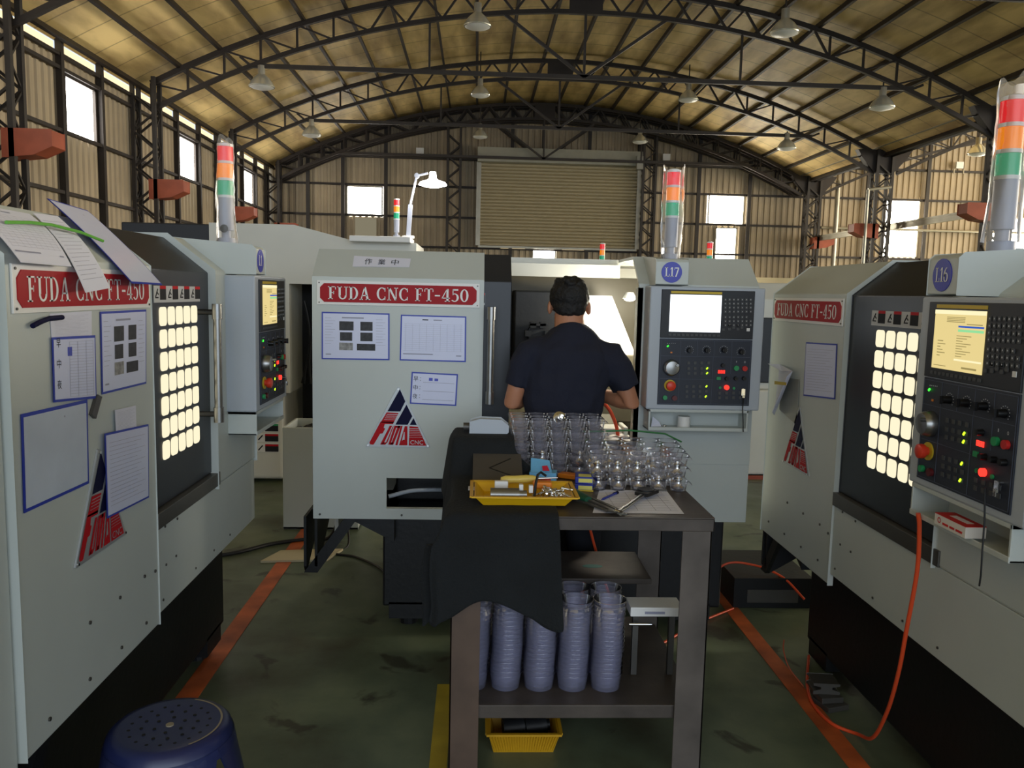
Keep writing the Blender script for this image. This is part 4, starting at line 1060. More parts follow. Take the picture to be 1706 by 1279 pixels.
# cloth over the left part: grid draped along a path
def cloth():
    # box under the cloth at the back left
    e = tag(MB().box(-.04, 3.0, TZ+.001, .15, 3.24, TZ+.145).build('toolbox', 'black', bevel=.01), 'dark toolbox under the black cloth at the back left of the bench', 'toolbox'); recentre(e)
    path = [(3.23, 1.00), (3.235, 1.055), (3.12, 1.058), (2.99, 1.055), (2.965, .97), (2.94, .915), (2.8, .906), (2.65, .906), (2.52, .907), (2.475, .905), (2.455, .87), (2.452, .80), (2.45, .72), (2.452, .66), (2.45, .60)]
    nx = 26; nt = len(path)*3-2
    def pth(t):
        i = min(int(t), len(path)-2); f_ = t-i; a, c = path[i], path[i+1]; return a[0]+(c[0]-a[0])*f_, a[1]+(c[1]-a[1])*f_
    vs = []
    for j in range(nt+1):
        t = (len(path)-1)*j/nt
        for i in range(nx+1):
            s_ = i/nx
            y, z = pth(t)
            wide = .27 if t > 5 else .15 + .12*max(0, (t-3.5)/1.5)
            x = -.20+(wide+.20)*s_
            down = max(0, t-9.5)/4.5
            # hem: lower at the two corners
            if down > 0:
                z -= down*(.035*math.sin(s_*9)+.05*max(0, s_-.8)*5 + .04*max(0, .25-s_)*4); x += .03*down*(s_-.2)
                y += .012*math.sin(s_*16+1.3)*down
            else: z += .004*noise.noise(Vector((x*12, y*12, 0)))*(1 if t > 4 else 0)+.0015
            if x < -.082:     # falls over the left edge of the bench
                dz = (-.082-x)
                drop = dz*(1.9 if t < 9 else 1.0)
                z -= drop if down == 0 else drop*(1-down)*.6
                x = -.082-.28*dz-.012*math.sin(y*22+t)-.03*down
                if t < 4: x = max(x, -.125)
            if down > 0 and x > -.082: pass
            vs.append((x, y, z))
    b = MB().add(vs, [(j*(nx+1)+i, j*(nx+1)+i+1, (j+1)*(nx+1)+i+1, (j+1)*(nx+1)+i) for j in range(nt) for i in range(nx)])
    o = b.build('cloth', 'cloth', smooth=True); s2 = o.modifiers.new('sub', 'SUBSURF'); s2.levels = 1; s2.render_levels = 1
    s1 = o.modifiers.new('sol', 'SOLIDIFY'); s1.thickness = .003
    recentre(o); tag(o, 'black cloth draped over the left end of the bench and hanging down the front', 'cloth')
    # ragged tail hanging by the left leg
    o = MB().loft([((-.10,2.5,.80),.05,.012,(0,0,-1),(1,0,0)),((-.115,2.5,.70),.055,.014,(0,0,-1),(1,0,0)),((-.13,2.5,.62),.03,.012,(0,0,-1),(1,0,0)),((-.14,2.5,.56),.018,.01,(0,0,-1),(1,0,0)),((-.155,2.5,.53),.004,.004,(0,0,-1),(1,0,0))], 12)
    o.build('cloth_tail', 'cloth', bpy.data.objects['cloth'], smooth=True)
    t_ = [q for q in kids(bpy.data.objects['cloth'])][0]; t_.matrix_parent_inverse = bpy.data.objects['cloth'].matrix_basis.inverted()
cloth()

# clear blister trays
ORD = ['first', 'second', 'third', 'fourth', 'fifth', 'sixth', 'seventh', 'eighth', 'ninth', 'tenth', 'eleventh', 'twelfth', 'thirteenth', 'fourteenth', 'fifteenth', 'sixteenth', 'seventeenth']
def tray_mesh(name, nx_, ny_, pitch, r_top, r_bot, depth, res=10):
    NX, NY = nx_*res, ny_*res; vs = []
    for j in range(NY+1):
        for i in range(NX+1):
            x = i/res*pitch; y = j/res*pitch
            cx = (math.floor(min(x/pitch, nx_-1e-4))+.5)*pitch; cy = (math.floor(min(y/pitch, ny_-1e-4))+.5)*pitch
            d_ = math.hypot(x-cx, y-cy)
            if d_ < r_bot: z = -depth
            elif d_ < r_top: z = -depth*(r_top-d_)/(r_top-r_bot)
            else: z = 0
            vs.append((x-nx_*pitch/2, y-ny_*pitch/2, z+depth))
    b = MB().add(vs, [(j*(NX+1)+i, j*(NX+1)+i+1, (j+1)*(NX+1)+i+1, (j+1)*(NX+1)+i) for j in range(NY) for i in range(NX)])
    X, Y = nx_*pitch/2, ny_*pitch/2
    b.add([(-X,-Y,depth),(X,-Y,depth),(X,Y,depth),(-X,Y,depth),(-X-.006,-Y-.006,depth-.008),(X+.006,-Y-.006,depth-.008),(X+.006,Y+.006,depth-.008),(-X-.006,Y+.006,depth-.008)], [(0,4,5,1),(1,5,6,2),(2,6,7,3),(3,7,4,0)])
    return b
def well_tray(name, pitch, nx_, ny_, rt, rb, depth, mat_, n=20, round_web=False):
    """tray made of lathed cups joined by a flat web - crisp cup walls"""
    b = MB(); X, Y = nx_*pitch/2, ny_*pitch/2
    for i in range(nx_):
        for j in range(ny_):
            cx, cy = -X+(i+.5)*pitch, -Y+(j+.5)*pitch
            prof = [(0.0, 0), (rb*.5, 0.003), (rb*.55, 0), (rb, 0), (rb+(rt-rb)*.45, depth*.45), (rb+(rt-rb)*.5, depth*.5), (rt, depth)]
            vs = []; 
            for r, z in prof:
                for k in range(n): t = 2*PI*k/n; vs.append((cx+r*math.cos(t), cy+r*math.sin(t), z))
            m_ = len(prof); fs = [(q*n+k, q*n+(k+1)%n, (q+1)*n+(k+1)%n, (q+1)*n+k) for q in range(m_-1) for k in range(n)]
            # web: square ring from the cup rim to the cell border
            sq = []
            for k in range(n):
                t = 2*PI*k/n; c, s_ = math.cos(t), math.sin(t); f_ = pitch/2*1.01 if round_web else (pitch/2)/max(abs(c), abs(s_)); sq.append((cx+c*f_, cy+s_*f_, depth))
            base = len(vs); vs += sq; fs += [((m_-1)*n+k, (m_-1)*n+(k+1)%n, base+(k+1)%n, base+k) for k in range(n)]
            b.add(vs, fs)
    d2 = depth-.01
    if not round_web: b.add([(-X,-Y,depth),(X,-Y,depth),(X,Y,depth),(-X,Y,depth),(-X-.005,-Y-.005,d2),(X+.005,-Y-.005,d2),(X+.005,Y+.005,d2),(-X-.005,Y+.005,d2)], [(0,4,5,1),(1,5,6,2),(2,6,7,3),(3,7,4,0)])
    return b.build(name, mat_, smooth=True)
def fitting():
    b = MB().lathe([(0,0), (.022,0), (.024,.004), (.024,.008), (.020,.010), (.0135,.016), (.0115,.024), (.0115,.030), (.016,.034), (.016,.038), (.012,.040), (.010,.046), (.006,.047), (.006,.03), (0,.03)], n=20)
    o = b.build('chrome_fitting', 'chrome', smooth=True); return o
def trays():
    # nested stack on the lower shelf
    p = well_tray('blister_tray', .115, 5, 2, .055, .048, .055, 'clear2', 24, True)
    n = 17; x, y, z = .236, 2.69, .262
    places = ['at the bottom of the nested stack on the lower shelf', 'at the top of the nested stack on the lower shelf']
    for k in range(n):
        o = p if k == 0 else p.copy()
        if k: COL.objects.link(o)
        o.location = (x-.0012*math.sin(k*.7)+.0006*k, y+.0015*k, z+k*.0155); o.rotation_euler = (0, 0, -.02+.002*math.sin(k*2))
        lab = 'clear blister tray, %s from the bottom of the nested stack on the lower shelf' % ORD[k]
        if k == 0: lab = 'clear blister tray '+places[0]
        if k == n-1: lab = 'clear blister tray '+places[1]
        tag(o, lab, 'blister tray', 'clear blister trays nested on the lower shelf')
    # stack at the back of the bench top
    q = well_tray('blister_tray', .0735, 5, 3, .034, .028, .036, 'clear', 20)
    ft = fitting(); ft.location = (.115+.075, 2.99, TZ+.002)
    used = [False]
    def put(px_, py_, pz_, label, group, rot=0, tilt=0):
        o = ft if not used[0] else ft.copy()
        if used[0]: COL.objects.link(o)
        used[0] = True; o.location = (px_, py_, pz_); o.rotation_euler = (tilt, tilt*.4, rot); tag(o, label, 'metal fitting', group)
    bx, by = .335, 3.13
    for k in range(5):
        o = q if k == 0 else q.copy()
        if k: COL.objects.link(o)
        o.location = (bx-.003*k, by+.004*k, TZ+.008+k*.044); o.rotation_euler = (0, 0, -.03+.01*k)
        tag(o, ('lowest clear tray' if k == 0 else 'top clear tray' if k == 4 else 'clear tray, %s from the bottom,' % ORD[k])+' of the tall stack in front of the person', 'blister tray', 'clear trays stacked behind on the bench')
    for i in range(2):
        for lv in range(2):
            put(bx-.0735*1.0+i*.147-.0735*.0, by-.0735, TZ+.010+lv*.044, '%s chrome fitting in the %s tray of the tall stack' % (('left','right')[i], ('lowest','second')[lv]), 'chrome fittings in the tall tray stack')
    put(bx-.01, by-.05, TZ+.225, 'single chrome fitting lying on top of the tall tray stack', None, 0, 1.2)
    # tray full of fittings in front
    cx, cy = .598, 2.96
    sl = well_tray('blister_tray', .0735, 5, 4, .034, .028, .036, 'clear', 20); sl.location = (cx, cy, TZ+.002); tag(sl, 'clear tray filled with chrome fittings at the right of the bench', 'blister tray')
    for i in range(5):
        for j in range(4):
            put(cx-.147+i*.0735, cy-.11+j*.0735, TZ+.006, 'chrome fitting in the lower filled tray, %s row from the front, %s from left' % (ORD[j], ORD[i]), 'chrome fittings in the front tray')
    s2 = sl.copy(); COL.objects.link(s2); s2.location = (cx-.004, cy+.012, TZ+.052); s2.rotation_euler = (.03, 0, .02); tag(s2, 'second clear tray resting on the filled tray', 'blister tray')
    for i in range(5):
        for j in range(4):
            if (i*3+j) % 5 == 4: continue
            if i > 1 and j < 2 and (i+j) % 2: continue
            put(cx-.151+i*.0735, cy-.098+j*.0735, TZ+.058+.002*j, 'chrome fitting in the upper filled tray, %s row from the front, %s from left' % (ORD[j], ORD[i]), 'chrome fittings in the upper tray')
    s3 = sl.copy(); COL.objects.link(s3); s3.location = (cx+.008, cy+.03, TZ+.10); s3.rotation_euler = (.06, .02, -.03); tag(s3, 'empty clear tray laid loosely on top at the right of the bench', 'blister tray')
    o = MB().tube([(.43,3.12,TZ+.165),(.62,3.14,TZ+.170),(.75,3.10,TZ+.165),(.80,3.04,TZ+.145)], .0035).build('green_wire', mat('wire_green', (40,110,60), .4), smooth=True); recentre(o); tag(o, 'thin green wire lying over the tray of fittings', 'wire')
trays()

def bench_items():
    # yellow tray
    e = empty('tool_tray', (.166, 2.66, TZ+.010), 0, 'yellow plastic tray of tools on the black cloth', 'tray')
    b = MB(); w0, w1, h0, h1, H_ = .135, .165, .085, .105, .034
    o_ = [(-w0,-h0,0),(w0,-h0,0),(w0,h0,0),(-w0,h0,0),(-w1,-h1,H_),(w1,-h1,H_),(w1,h1,H_),(-w1,h1,H_)]
    i_ = [(-w0+.004,-h0+.004,.004),(w0-.004,-h0+.004,.004),(w0-.004,h0-.004,.004),(-w0+.004,h0-.004,.004),(-w1+.006,-h1+.006,H_),(w1-.006,-h1+.006,H_),(w1-.006,h1-.006,H_),(-w1+.006,h1-.006,H_)]
    b.add(o_+i_, [(0,3,2,1),(0,1,5,4),(1,2,6,5),(2,3,7,6),(3,0,4,7),(8,9,10,11),(9,8,12,13),(10,9,13,14),(11,10,14,15),(8,11,15,12),(4,5,13,12),(5,6,14,13),(6,7,15,14),(7,4,12,15)])
    b.build('tray_body', 'tray_y', e, bevel=.002)
    r = MB(); Lx, Ly = w1+.008, h1+.008
    r.bar((-Lx,-Ly,H_),(Lx,-Ly,H_),.012,.005).bar((-Lx,Ly,H_),(Lx,Ly,H_),.012,.005).bar((-Lx,-Ly,H_),(-Lx,Ly,H_),.012,.005).bar((Lx,-Ly,H_),(Lx,Ly,H_),.012,.005); r.build('rim', 'tray_y', e)
    z = TZ+.016
    o = MB().cyl((.055,2.60,z+.024),(.15,2.60,z+.024),.022,n=20).cyl((.15,2.60,z+.024),(.175,2.60,z+.024),.015,n=16).build('drill_chuck', 'steel', smooth=True); recentre(o); tag(o, 'grey metal chuck lying in the yellow tray', 'chuck')
    o = MB().tube([(.20,2.60,z+.01),(.205,2.61,z+.06),(.212,2.62,z+.088),(.222,2.625,z+.095),(.24,2.63,z+.082)], .0045).build('hex_key', 'black', smooth=True); recentre(o); tag(o, 'black hex key standing up from the yellow tray', 'hex key')
    o = MB().box(.20,2.66,z+.028,.265,2.70,z+.052).build('tape_measure', 'orange', bevel=.006); recentre(o); tag(o, 'orange tool with rounded body in the yellow tray', 'tool')
    e2 = empty('screwdriver', (.09, 2.72, z+.045), 0, 'screwdriver with pale yellow handle resting across the yellow tray', 'screwdriver')
    MB().lathe([(.0,0),(.010,.003),(.0145,.02),(.013,.05),(.0145,.09),(.012,.115),(.008,.125)], (0,0,0), (1,.05,.04), 14).build('handle', 'yell', e2, smooth=True)
    MB().cyl((.122,.006,.005),(.20,.01,.008),.004,.0025,n=10).build('shaft', 'chrome', e2, smooth=True)
    for i, (x, y, lab) in enumerate(((.07,2.655,'white label box at the back of the yellow tray'),(.150,2.61,'small white block beside the hex key'),(.182,2.598,'narrow white block left of the hex key foot'))):
        o = MB().box(x,y,z+.03,x+(.045 if i == 0 else .014),y+.02,z+.055).build('label_block', 'white', bevel=.002); recentre(o); tag(o, lab, 'block')
    random.seed(11)
    p = MB().lathe([(0,0),(.006,0),(.006,.008),(.0038,.011),(.0038,.028),(.0055,.031),(.0055,.038),(0,.040)], n=12).build('threaded_fitting', 'chrome', smooth=True)
    for k in range(30):
        o = p if k == 0 else p.copy()
        if k: COL.objects.link(o)
        o.location = (.225+random.random()*.07, 2.575+random.random()*.07, z+.012+random.random()*.03); o.rotation_euler = (1.2+random.random()*.7, random.random(), random.random()*6.3)
        tag(o, 'small shiny fitting in the pile inside the yellow tray', 'metal fitting', 'small fittings piled in the yellow tray')
    # dark folder and papers
    M['folder'].node_tree.nodes['Principled BSDF'].inputs['Base Color'].default_value = (*srgb((74, 70, 66)), 1)
    o = MB().box(-.09,0,0,.09,.19,.010).mi(1).bar((-.03,.10,.0105),(.05,.16,.0105),.005,.001).bar((-.03,.10,.0105),(.06,.05,.0105),.005,.001).build('folder', ['folder','black'], bevel=.003, loc=(.085,2.80,TZ+.016), rot=(math.radians(24),0,0)); tag(o, 'dark grey folder leaning behind the yellow tray', 'folder')
    o = MB().box(.155,2.93,TZ+.002,.275,3.02,TZ+.004).build('paper_sheet', 'paper', rot=None); recentre(o); tag(o, 'white paper under the blue and white carton', 'paper sheet')
    o = MB().box(-.02,2.77,TZ+.010,.012,2.94,TZ+.0125).build('paper_sheet', 'paper'); recentre(o); tag(o, 'white paper edge showing left of the dark folder', 'paper sheet')
    o = MB().box(.05,2.77,TZ+.010,.14,2.80,TZ+.022).build('label_block', 'white', bevel=.002); recentre(o); tag(o, 'flat white block just behind the yellow tray', 'block')
    # bottle on the toolbox
    e3 = empty('spray_bottle', (.03, 3.10, TZ+.160), 0, 'grey translucent bottle lying on the cloth covered toolbox', 'bottle')
    MB().prism([(-.045,0),(.085,0),(.095,.01),(.095,.03),(.07,.05),(-.01,.052),(-.045,.042)], 'y', -.035, .035).build('body', 'pend', e3, bevel=.006)
    MB().cyl((-.045,0,.022),(-.075,0,.022),.016,n=16).build('cap', 'rail', e3, smooth=True)
    # blue/white carton
    e4 = empty('medicine_carton', (.258, 2.94, TZ+.005), -.15, 'pale blue and white carton with red print behind the yellow tray', 'carton')
    b = MB().box(-.05,-.03,0,.05,.03,.040).build('carton_body', 'lightblue', e4, bevel=.001)
    b2 = MB().add([(-.045,-.03,.033),(.035,-.03,.036),(.02,.03,.075),(-.05,.03,.082),(-.045,-.028,.033),(.035,-.028,.036),(.02,.032,.075),(-.05,.032,.082)], [(0,1,2,3),(7,6,5,4)]).build('carton_flap', 'lightblue', e4)
    MB().add([(.0,-.0315,.036+.012),(.025,-.0285,.040+.008),(.014,.0,.062),(-.005,-.005,.060)], [(0,1,2,3)]).add([(-.02,-.0305,.008),(.03,-.0305,.010),(.03,-.0305,.022),(-.02,-.0305,.018)], [(0,1,2,3)]).build('red_print', 'cartonred', e4)
    o = MB().box(-.036,-.022,0,.036,.022,.018).build('small_pack', 'orange', bevel=.003, loc=(.362, 3.02, TZ+.002), rot=(0,0,-.5)); tag(o, 'orange paper pack between the cartons', 'pack')
    for k, lab in enumerate(('lower blue insert box with yellow base at the middle of the bench', 'upper blue insert box with pale yellow label')):
        e5 = empty('insert_box', (.40, 2.86, TZ+.001+k*.026), -.12, lab, 'insert box', 'small blue insert boxes')
        MB().box(-.032,-.045,0,.032,.045,.025).build('box_body', 'navybox', e5, bevel=.002)
        MB().box(-.020,-.0465,.006,.030,-.045,.020).box(-.02,-.035,.0251,.026,.005,.0258).build('label', 'labely', e5)
        if k == 0: MB().box(-.034,-.047,0,.034,.047,.005).build('base_strip', 'yellow', e5)
    # paper sheet with pen and caliper at right
    o = MB(); o.add([(.385,2.525,TZ+.0015),(.685,2.525,TZ+.0015),(.700,2.835,TZ+.0015),(.455,2.840,TZ+.0015)], [(0,1,2,3)])
    o.mi(1)
    for i in range(12): o.box(.43,2.56+i*.022,TZ+.0016,.675,2.562+i*.022,TZ+.0019)
    for x in (.47,.54,.60,.65): o.box(x,2.56,TZ+.0016,x+.0015,2.80,TZ+.0019)
    o = o.build('record_sheet', ['paper','ink']); recentre(o); tag(o, 'white record sheet with grid lying at the front right of the bench', 'paper sheet')
    e6 = empty('ballpoint_pen', (.445, 2.69, TZ+.006), .95, 'dark blue ballpoint pen on the white record sheet', 'pen')
    MB().cyl((0,0,0),(.10,0,0),.0042,n=10).cyl((-.015,0,0),(0,0,0),.001,.0038,n=10).build('barrel', 'navybox', e6, smooth=True)
    MB().cyl((.10,0,0),(.115,0,0),.005,n=10).box(.075,-.001,.004,.112,.001,.006).build('cap', 'navy', e6)
    e7 = empty('caliper', (.46, 2.49, TZ+.012), 0, 'dial caliper with black dial lying over the record sheet', 'caliper')
    MB().bar((-.0,.0,.0),(.145,.255,.004),.017,.004).bar((.0,-.0,.004),(.12,.21,.008),.006,.003).build('beam', 'steel', e7)
    MB().cyl((.145,.262,0),(.145,.262,.016),.030,n=24).bar((.12,.22,.006),(.175,.285,.006),.05,.012).build('dial', 'black', e7, smooth=True)
    MB().bar((.0,.0,.002),(-.026,.025,.002),.012,.005).bar((.17,.28,.006),(.225,.285,.006),.01,.006).bar((.0,.0,.0),(.03,-.012,0),.01,.005).build('jaws', 'rail', e7)
    e8 = empty('clamp_pliers', (.335, 2.75, TZ+.012), 0, 'tool with green grip pointing at the bench front edge', 'pliers')
    MB().loft([((-.02,.02,.01),.018,.012,(.5,-1,0),(1,.5,0)),((.0,-.03,.01),.03,.014,(.5,-1,0),(1,.5,0)),((.03,-.09,.008),.024,.012,(.5,-1,0),(1,.5,0)),((.05,-.12,.006),.014,.010,(.5,-1,0),(1,.5,0))], 16).build('grip', 'glovegreen', e8, smooth=True)
    MB().bar((.02,-.05,.005),(.118,-.235,.0),.014,.006).bar((.045,-.05,.005),(.135,-.225,.0),.012,.006).bar((.0,-.06,.0),(.10,-.23,-.003),.010,.005).build('shanks', 'rail', e8)
    MB().cyl((.125,-.24,.0),(.135,-.262,.0),.008,n=12).build('tip', 'chrome', e8, smooth=True)
    # box with slot and rod at the right end on the shelf level
    e9 = empty('slotted_box', (.63, 2.66, .262), 0, 'white slotted metal housing beside the nested trays', 'housing')
    MB().box(-.08,.0,.235,.105,.10,.268).build('housing', 'white', e9, bevel=.003)
    MB().box(-.03,-.001,.245,.04,.0005,.254).build('slot', 'ink', e9)
    MB().box(.07,.05,0,.09,.07,.235).box(-.06,.05,0,-.04,.07,.235).build('stand', 'rail', e9)
    MB().cyl((-.08,.02,.20),(.0,.02,.20),.006,n=12).build('rod', 'chrome', e9, smooth=True)
    # basket on the floor under the bench
    e10 = empty('basket', (.19, 2.735, 0.0), 0, 'yellow ribbed plastic basket on the floor under the bench', 'basket')
    b = MB(); w0, w1, h0, h1, H_ = .105, .125, .075, .095, .078
    o_ = [(-w0,-h0,0),(w0,-h0,0),(w0,h0,0),(-w0,h0,0),(-w1,-h1,H_),(w1,-h1,H_),(w1,h1,H_),(-w1,h1,H_)]
    i_ = [(-w0+.005,-h0+.005,.006),(w0-.005,-h0+.005,.006),(w0-.005,h0-.005,.006),(-w0+.005,h0-.005,.006),(-w1+.008,-h1+.008,H_),(w1-.008,-h1+.008,H_),(w1-.008,h1-.008,H_),(-w1+.008,h1-.008,H_)]
    b.add(o_+i_, [(0,3,2,1),(0,1,5,4),(1,2,6,5),(2,3,7,6),(3,0,4,7),(8,9,10,11),(9,8,12,13),(10,9,13,14),(11,10,14,15),(8,11,15,12),(4,5,13,12),(5,6,14,13),(6,7,15,14),(7,4,12,15)])
    for i in range(26):
        x = -w0+.004+i*(2*w0-.008)/25; b.bar((x,-h0-.001,.006),(x*w1/w0,-h1-.001,H_*.86),.0025)
    b.build('basket_body', 'tray_y2', e10)
    MB().bar((-w1-.006,-h1-.004,H_),(w1+.006,-h1-.004,H_),.012,.008).bar((-w1-.006,h1+.004,H_),(w1+.006,h1+.004,H_),.012,.008).bar((-w1-.004,-h1,H_),(-w1-.004,h1,H_),.012,.008).bar((w1+.004,-h1,H_),(w1+.004,h1,H_),.012,.008).build('rim', 'tray_y2', e10)
    for k, (x, y, lab) in enumerate(((.15,2.735,'dark round part in the left of the yellow basket'),(.23,2.745,'dark cylinder lying in the right of the yellow basket'))):
        o = MB().cyl((x-.03,y,.045),(x+.045,y+.01,.05),.036,n=18).cyl((x+.045,y+.01,.05),(x+.06,y+.01,.051),.02,n=14).build('metal_part', 'black', smooth=True); recentre(o); tag(o, lab, 'metal part')
    # round black plate with white rags behind the trays, held by the machine ledge
    e11 = empty('round_plate', (.66, 3.72, .905), 0, 'black round plate with crumpled white rags in front of the machine door', 'plate')
    MB().lathe([(0,0),(.11,0),(.125,.014),(.115,.014),(.10,.006),(0,.006)], n=32).cyl((0,0,-.02),(0,0,0),.07,n=20).build('plate', 'black', e11, smooth=True)
    b = MB()
    for i in range(6): b.ball((.01+.035*math.cos(i*1.1), -.03+.03*math.sin(i*1.7), .02+.004*i), .035, .028, .012, 12, 6)
    b.build('rags', 'cardw', e11, smooth=True)
bench_items()

# ------------------------------------------------------------------ trays of the pendants
def wl(Mx, p): return Mx @ Vector(p)
o = MB().cyl((0,0,0),(0,0,.045),.028,n=28).cyl((0,0,.045),(0,0,.05),.0275,n=28).build('tape_roll', ['white'], smooth=True); o.matrix_world = CM @ Matrix.Translation(Vector((1.665,-.06,1.021))); tag(o, 'white round tub in the tray under the L17 screen', 'tub')
o = MB().add([(0,0,0),(.05,.01,0),(.04,.02,.02),(.008,.01,.045)], [(0,1,2,3)]).build('crumpled_paper', 'paper'); o.modifiers.new('s','SOLIDIFY').thickness = .002
o.matrix_world = CM @ Matrix.Translation(Vector((1.515,-.07,1.022))); tag(o, 'crumpled white paper scrap at the left of the L17 tray', 'paper scrap')
o = MB().ball((0,0,.006),.010,.008,.006,12,8).build('foil_ball', 'chrome', smooth=True); o.matrix_world = CM @ Matrix.Translation(Vector((1.575,-.07,1.021))); tag(o, 'tiny shiny metal piece beside the paper scrap in the L17 tray', 'metal part')
# red and white carton on the right tray
e = empty('carton', RM @ Vector((1.66, -.105, 1.0285)), -PI/2, 'red topped white carton lying in the tray of the right lathe', 'carton')
MB().box(-.005,-.028,0,.135,.028,.030).build('carton_body', 'cardw', e, bevel=.001)
b = MB().mi(0).box(-.005,-.0285,.0302,.135,.028,.0315)
b.mi(1)
for i in range(9): b.box(.03+.009*i,-.008,.0316,.036+.009*i,.012,.032)
b.mi(0).flat(ringpoly(.018,.016,.008,.008,.003,.003,0,360), lambda u, v: (u,-.0287,v)); b.box(.034,-.0287,.008,.06,-.028,.014).box(.066,-.0287,.008,.088,-.028,.014).box(.094,-.0287,.008,.122,-.028,.014)
b.build('red_print', ['cardr','white'], e)
o = MB().tube([RM @ Vector(p) for p in ((1.868,-.14,1.18),(1.87,-.135,1.10),(1.872,-.135,1.02),(1.875,-.135,.96),(1.868,-.132,.93))], .0022).build('cable', 'cable', smooth=True); recentre(o); tag(o, 'thin black cord hanging from the key of the right lathe', 'cord')
o = MB().tube([CM @ Vector(p) for p in ((1.905,-.14,1.18),(1.907,-.128,1.12),(1.912,-.128,1.06),(1.915,-.128,1.015))], .0022).build('cable', 'cable', smooth=True); recentre(o); tag(o, 'thin black cord hanging from the key of the L17 panel', 'cord')

# ------------------------------------------------------------------ hoses, floor items
def bez(pts, n=10):
    """Catmull-Rom through the points"""
    P_ = [Vector(p) for p in pts]; P_ = [P_[0]*2-P_[1]]+P_+[P_[-1]*2-P_[-2]]; out = []
    for i in range(1, len(P_)-2):
        for k in range(n):
            t = k/n; a, b, c, d_ = P_[i-1:i+3]
            out.append(.5*((2*b)+(c-a)*t+(2*a-5*b+4*c-d_)*t*t+(3*b-a-3*c+d_)*t**3))
    out.append(P_[-2]); return out
def hose(name, pts, r, m_, label, cat='hose'):
    o = MB().tube(bez(pts), r, 10).build(name, m_, smooth=True); recentre(o); return tag(o, label, cat)
hose('air_hose', [(1.275,2.20,1.0),(1.285,2.205,.955),(1.305,2.233,.819),(1.32,2.29,.611),(1.34,2.35,.448),(1.38,2.469,.254),(1.42,2.62,.075),(1.432,2.753,.012),(1.37,2.832,.010),(1.36,2.98,.010),(1.404,3.139,.010),(1.519,3.40,.010)], .0065, 'hose_o', 'orange air hose hanging from the right lathe tray to the floor')
hose('air_hose', [(.50,3.74,1.12),(.56,3.72,1.125),(.62,3.70,1.08),(.66,3.70,1.0),(.675,3.70,.93)], .0085, 'hose_o', 'orange air hose curving beside the right arm of the person')
hose('air_hose', [(.47,3.28,.86),(.465,3.27,.80),(.475,3.27,.72),(.50,3.3,.60),(.6,3.35,.30),(.72,3.40,.06),(.85,3.5,.010),(1.1,3.75,.010),(1.35,3.95,.010)], .006, 'hose_o', 'orange air hose dropping behind the bench to the floor')
hose('air_hose', [(1.20,4.1,.010),(1.35,4.15,.17),(1.5,4.1,.19),(1.62,4.0,.16),(1.70,3.9,.08)], .006, 'hose_o', 'orange air hose lying over the black floor box')
hose('floor_cable', [(-1.75,4.62,.013),(-1.45,4.75,.013),(-1.25,4.95,.013),(-1.05,5.05,.013),(-.9,5.0,.05),(-.80,4.9,.3)], .012, 'cable', 'thick black cable crossing the orange line left of the centre lathe', 'cable')
hose('floor_cable', [(-.85,5.1,.30),(-.78,4.95,.02),(-.86,4.80,.008),(-.70,4.72,.008),(-.52,4.5,.008),(-.46,4.25,.008),(-.34,4.06,.008),(-.20,4.02,.008)], .007, 'cable', 'thin black cable looping on the floor under the centre lathe', 'cable')
hose('floor_cable', [(-.40,3.72,.64),(-.30,3.75,.66),(-.2,3.80,.655),(-.1,3.9,.63)], .010, 'pend', 'pale conduit seen in the cut-out of the centre lathe', 'cable')
o = MB().prism([(-1.24,4.62),(-.86,4.66),(-.80,4.86),(-1.17,4.82)], 'z', 0.001, .014).build('plywood_board', 'ply'); recentre(o); tag(o, 'pale board lying on the floor over the orange line', 'board')
o = MB().box(1.36,3.98,0.0,1.78,4.45,.16).mi(1).box(1.43,3.975,.03,1.70,3.98,.10).build('floor_box', ['black','rail'], bevel=.01); recentre(o); tag(o, 'low black metal box on the floor between centre and right lathes', 'floor box')
def foot_blocks():
    for k, (x, y, w_, z0, z1, r, lab) in enumerate(((1.43,2.98,.10,0.0,.022,.3,'bottom grey steel block by the foot of the right lathe'),(1.425,3.0,.09,.022,.045,.1,'middle grey steel block by the foot of the right lathe'),(1.42,3.03,.07,.045,.085,-.1,'top grey steel angle piece by the foot of the right lathe'))):
        b = MB()
        if k < 2: b.box(-w_/2,-w_/2,0,w_/2,w_/2,z1-z0)
        else: b.prism([(-.05,0),(.05,0),(.05,.01),(.02,.018),(.02,.03),(.05,.036),(.05,.042),(-.05,.042),(-.05,.036),(-.02,.03),(-.02,.018),(-.05,.01)], 'y', -.045, .045)
        o = b.build('steel_block', 'rail', bevel=.002, loc=(x,y,z0), rot=(0,0,r)); tag(o, lab, 'steel block', 'steel pieces by the right lathe foot')
foot_blocks()
hose('copper_wire', [(1.36,3.30,.13),(1.345,3.26,.10),(1.35,3.2,.05),(1.38,3.12,.01)], .003, 'orange_steel', 'thin copper wire sticking up by the right lathe foot', 'wire')

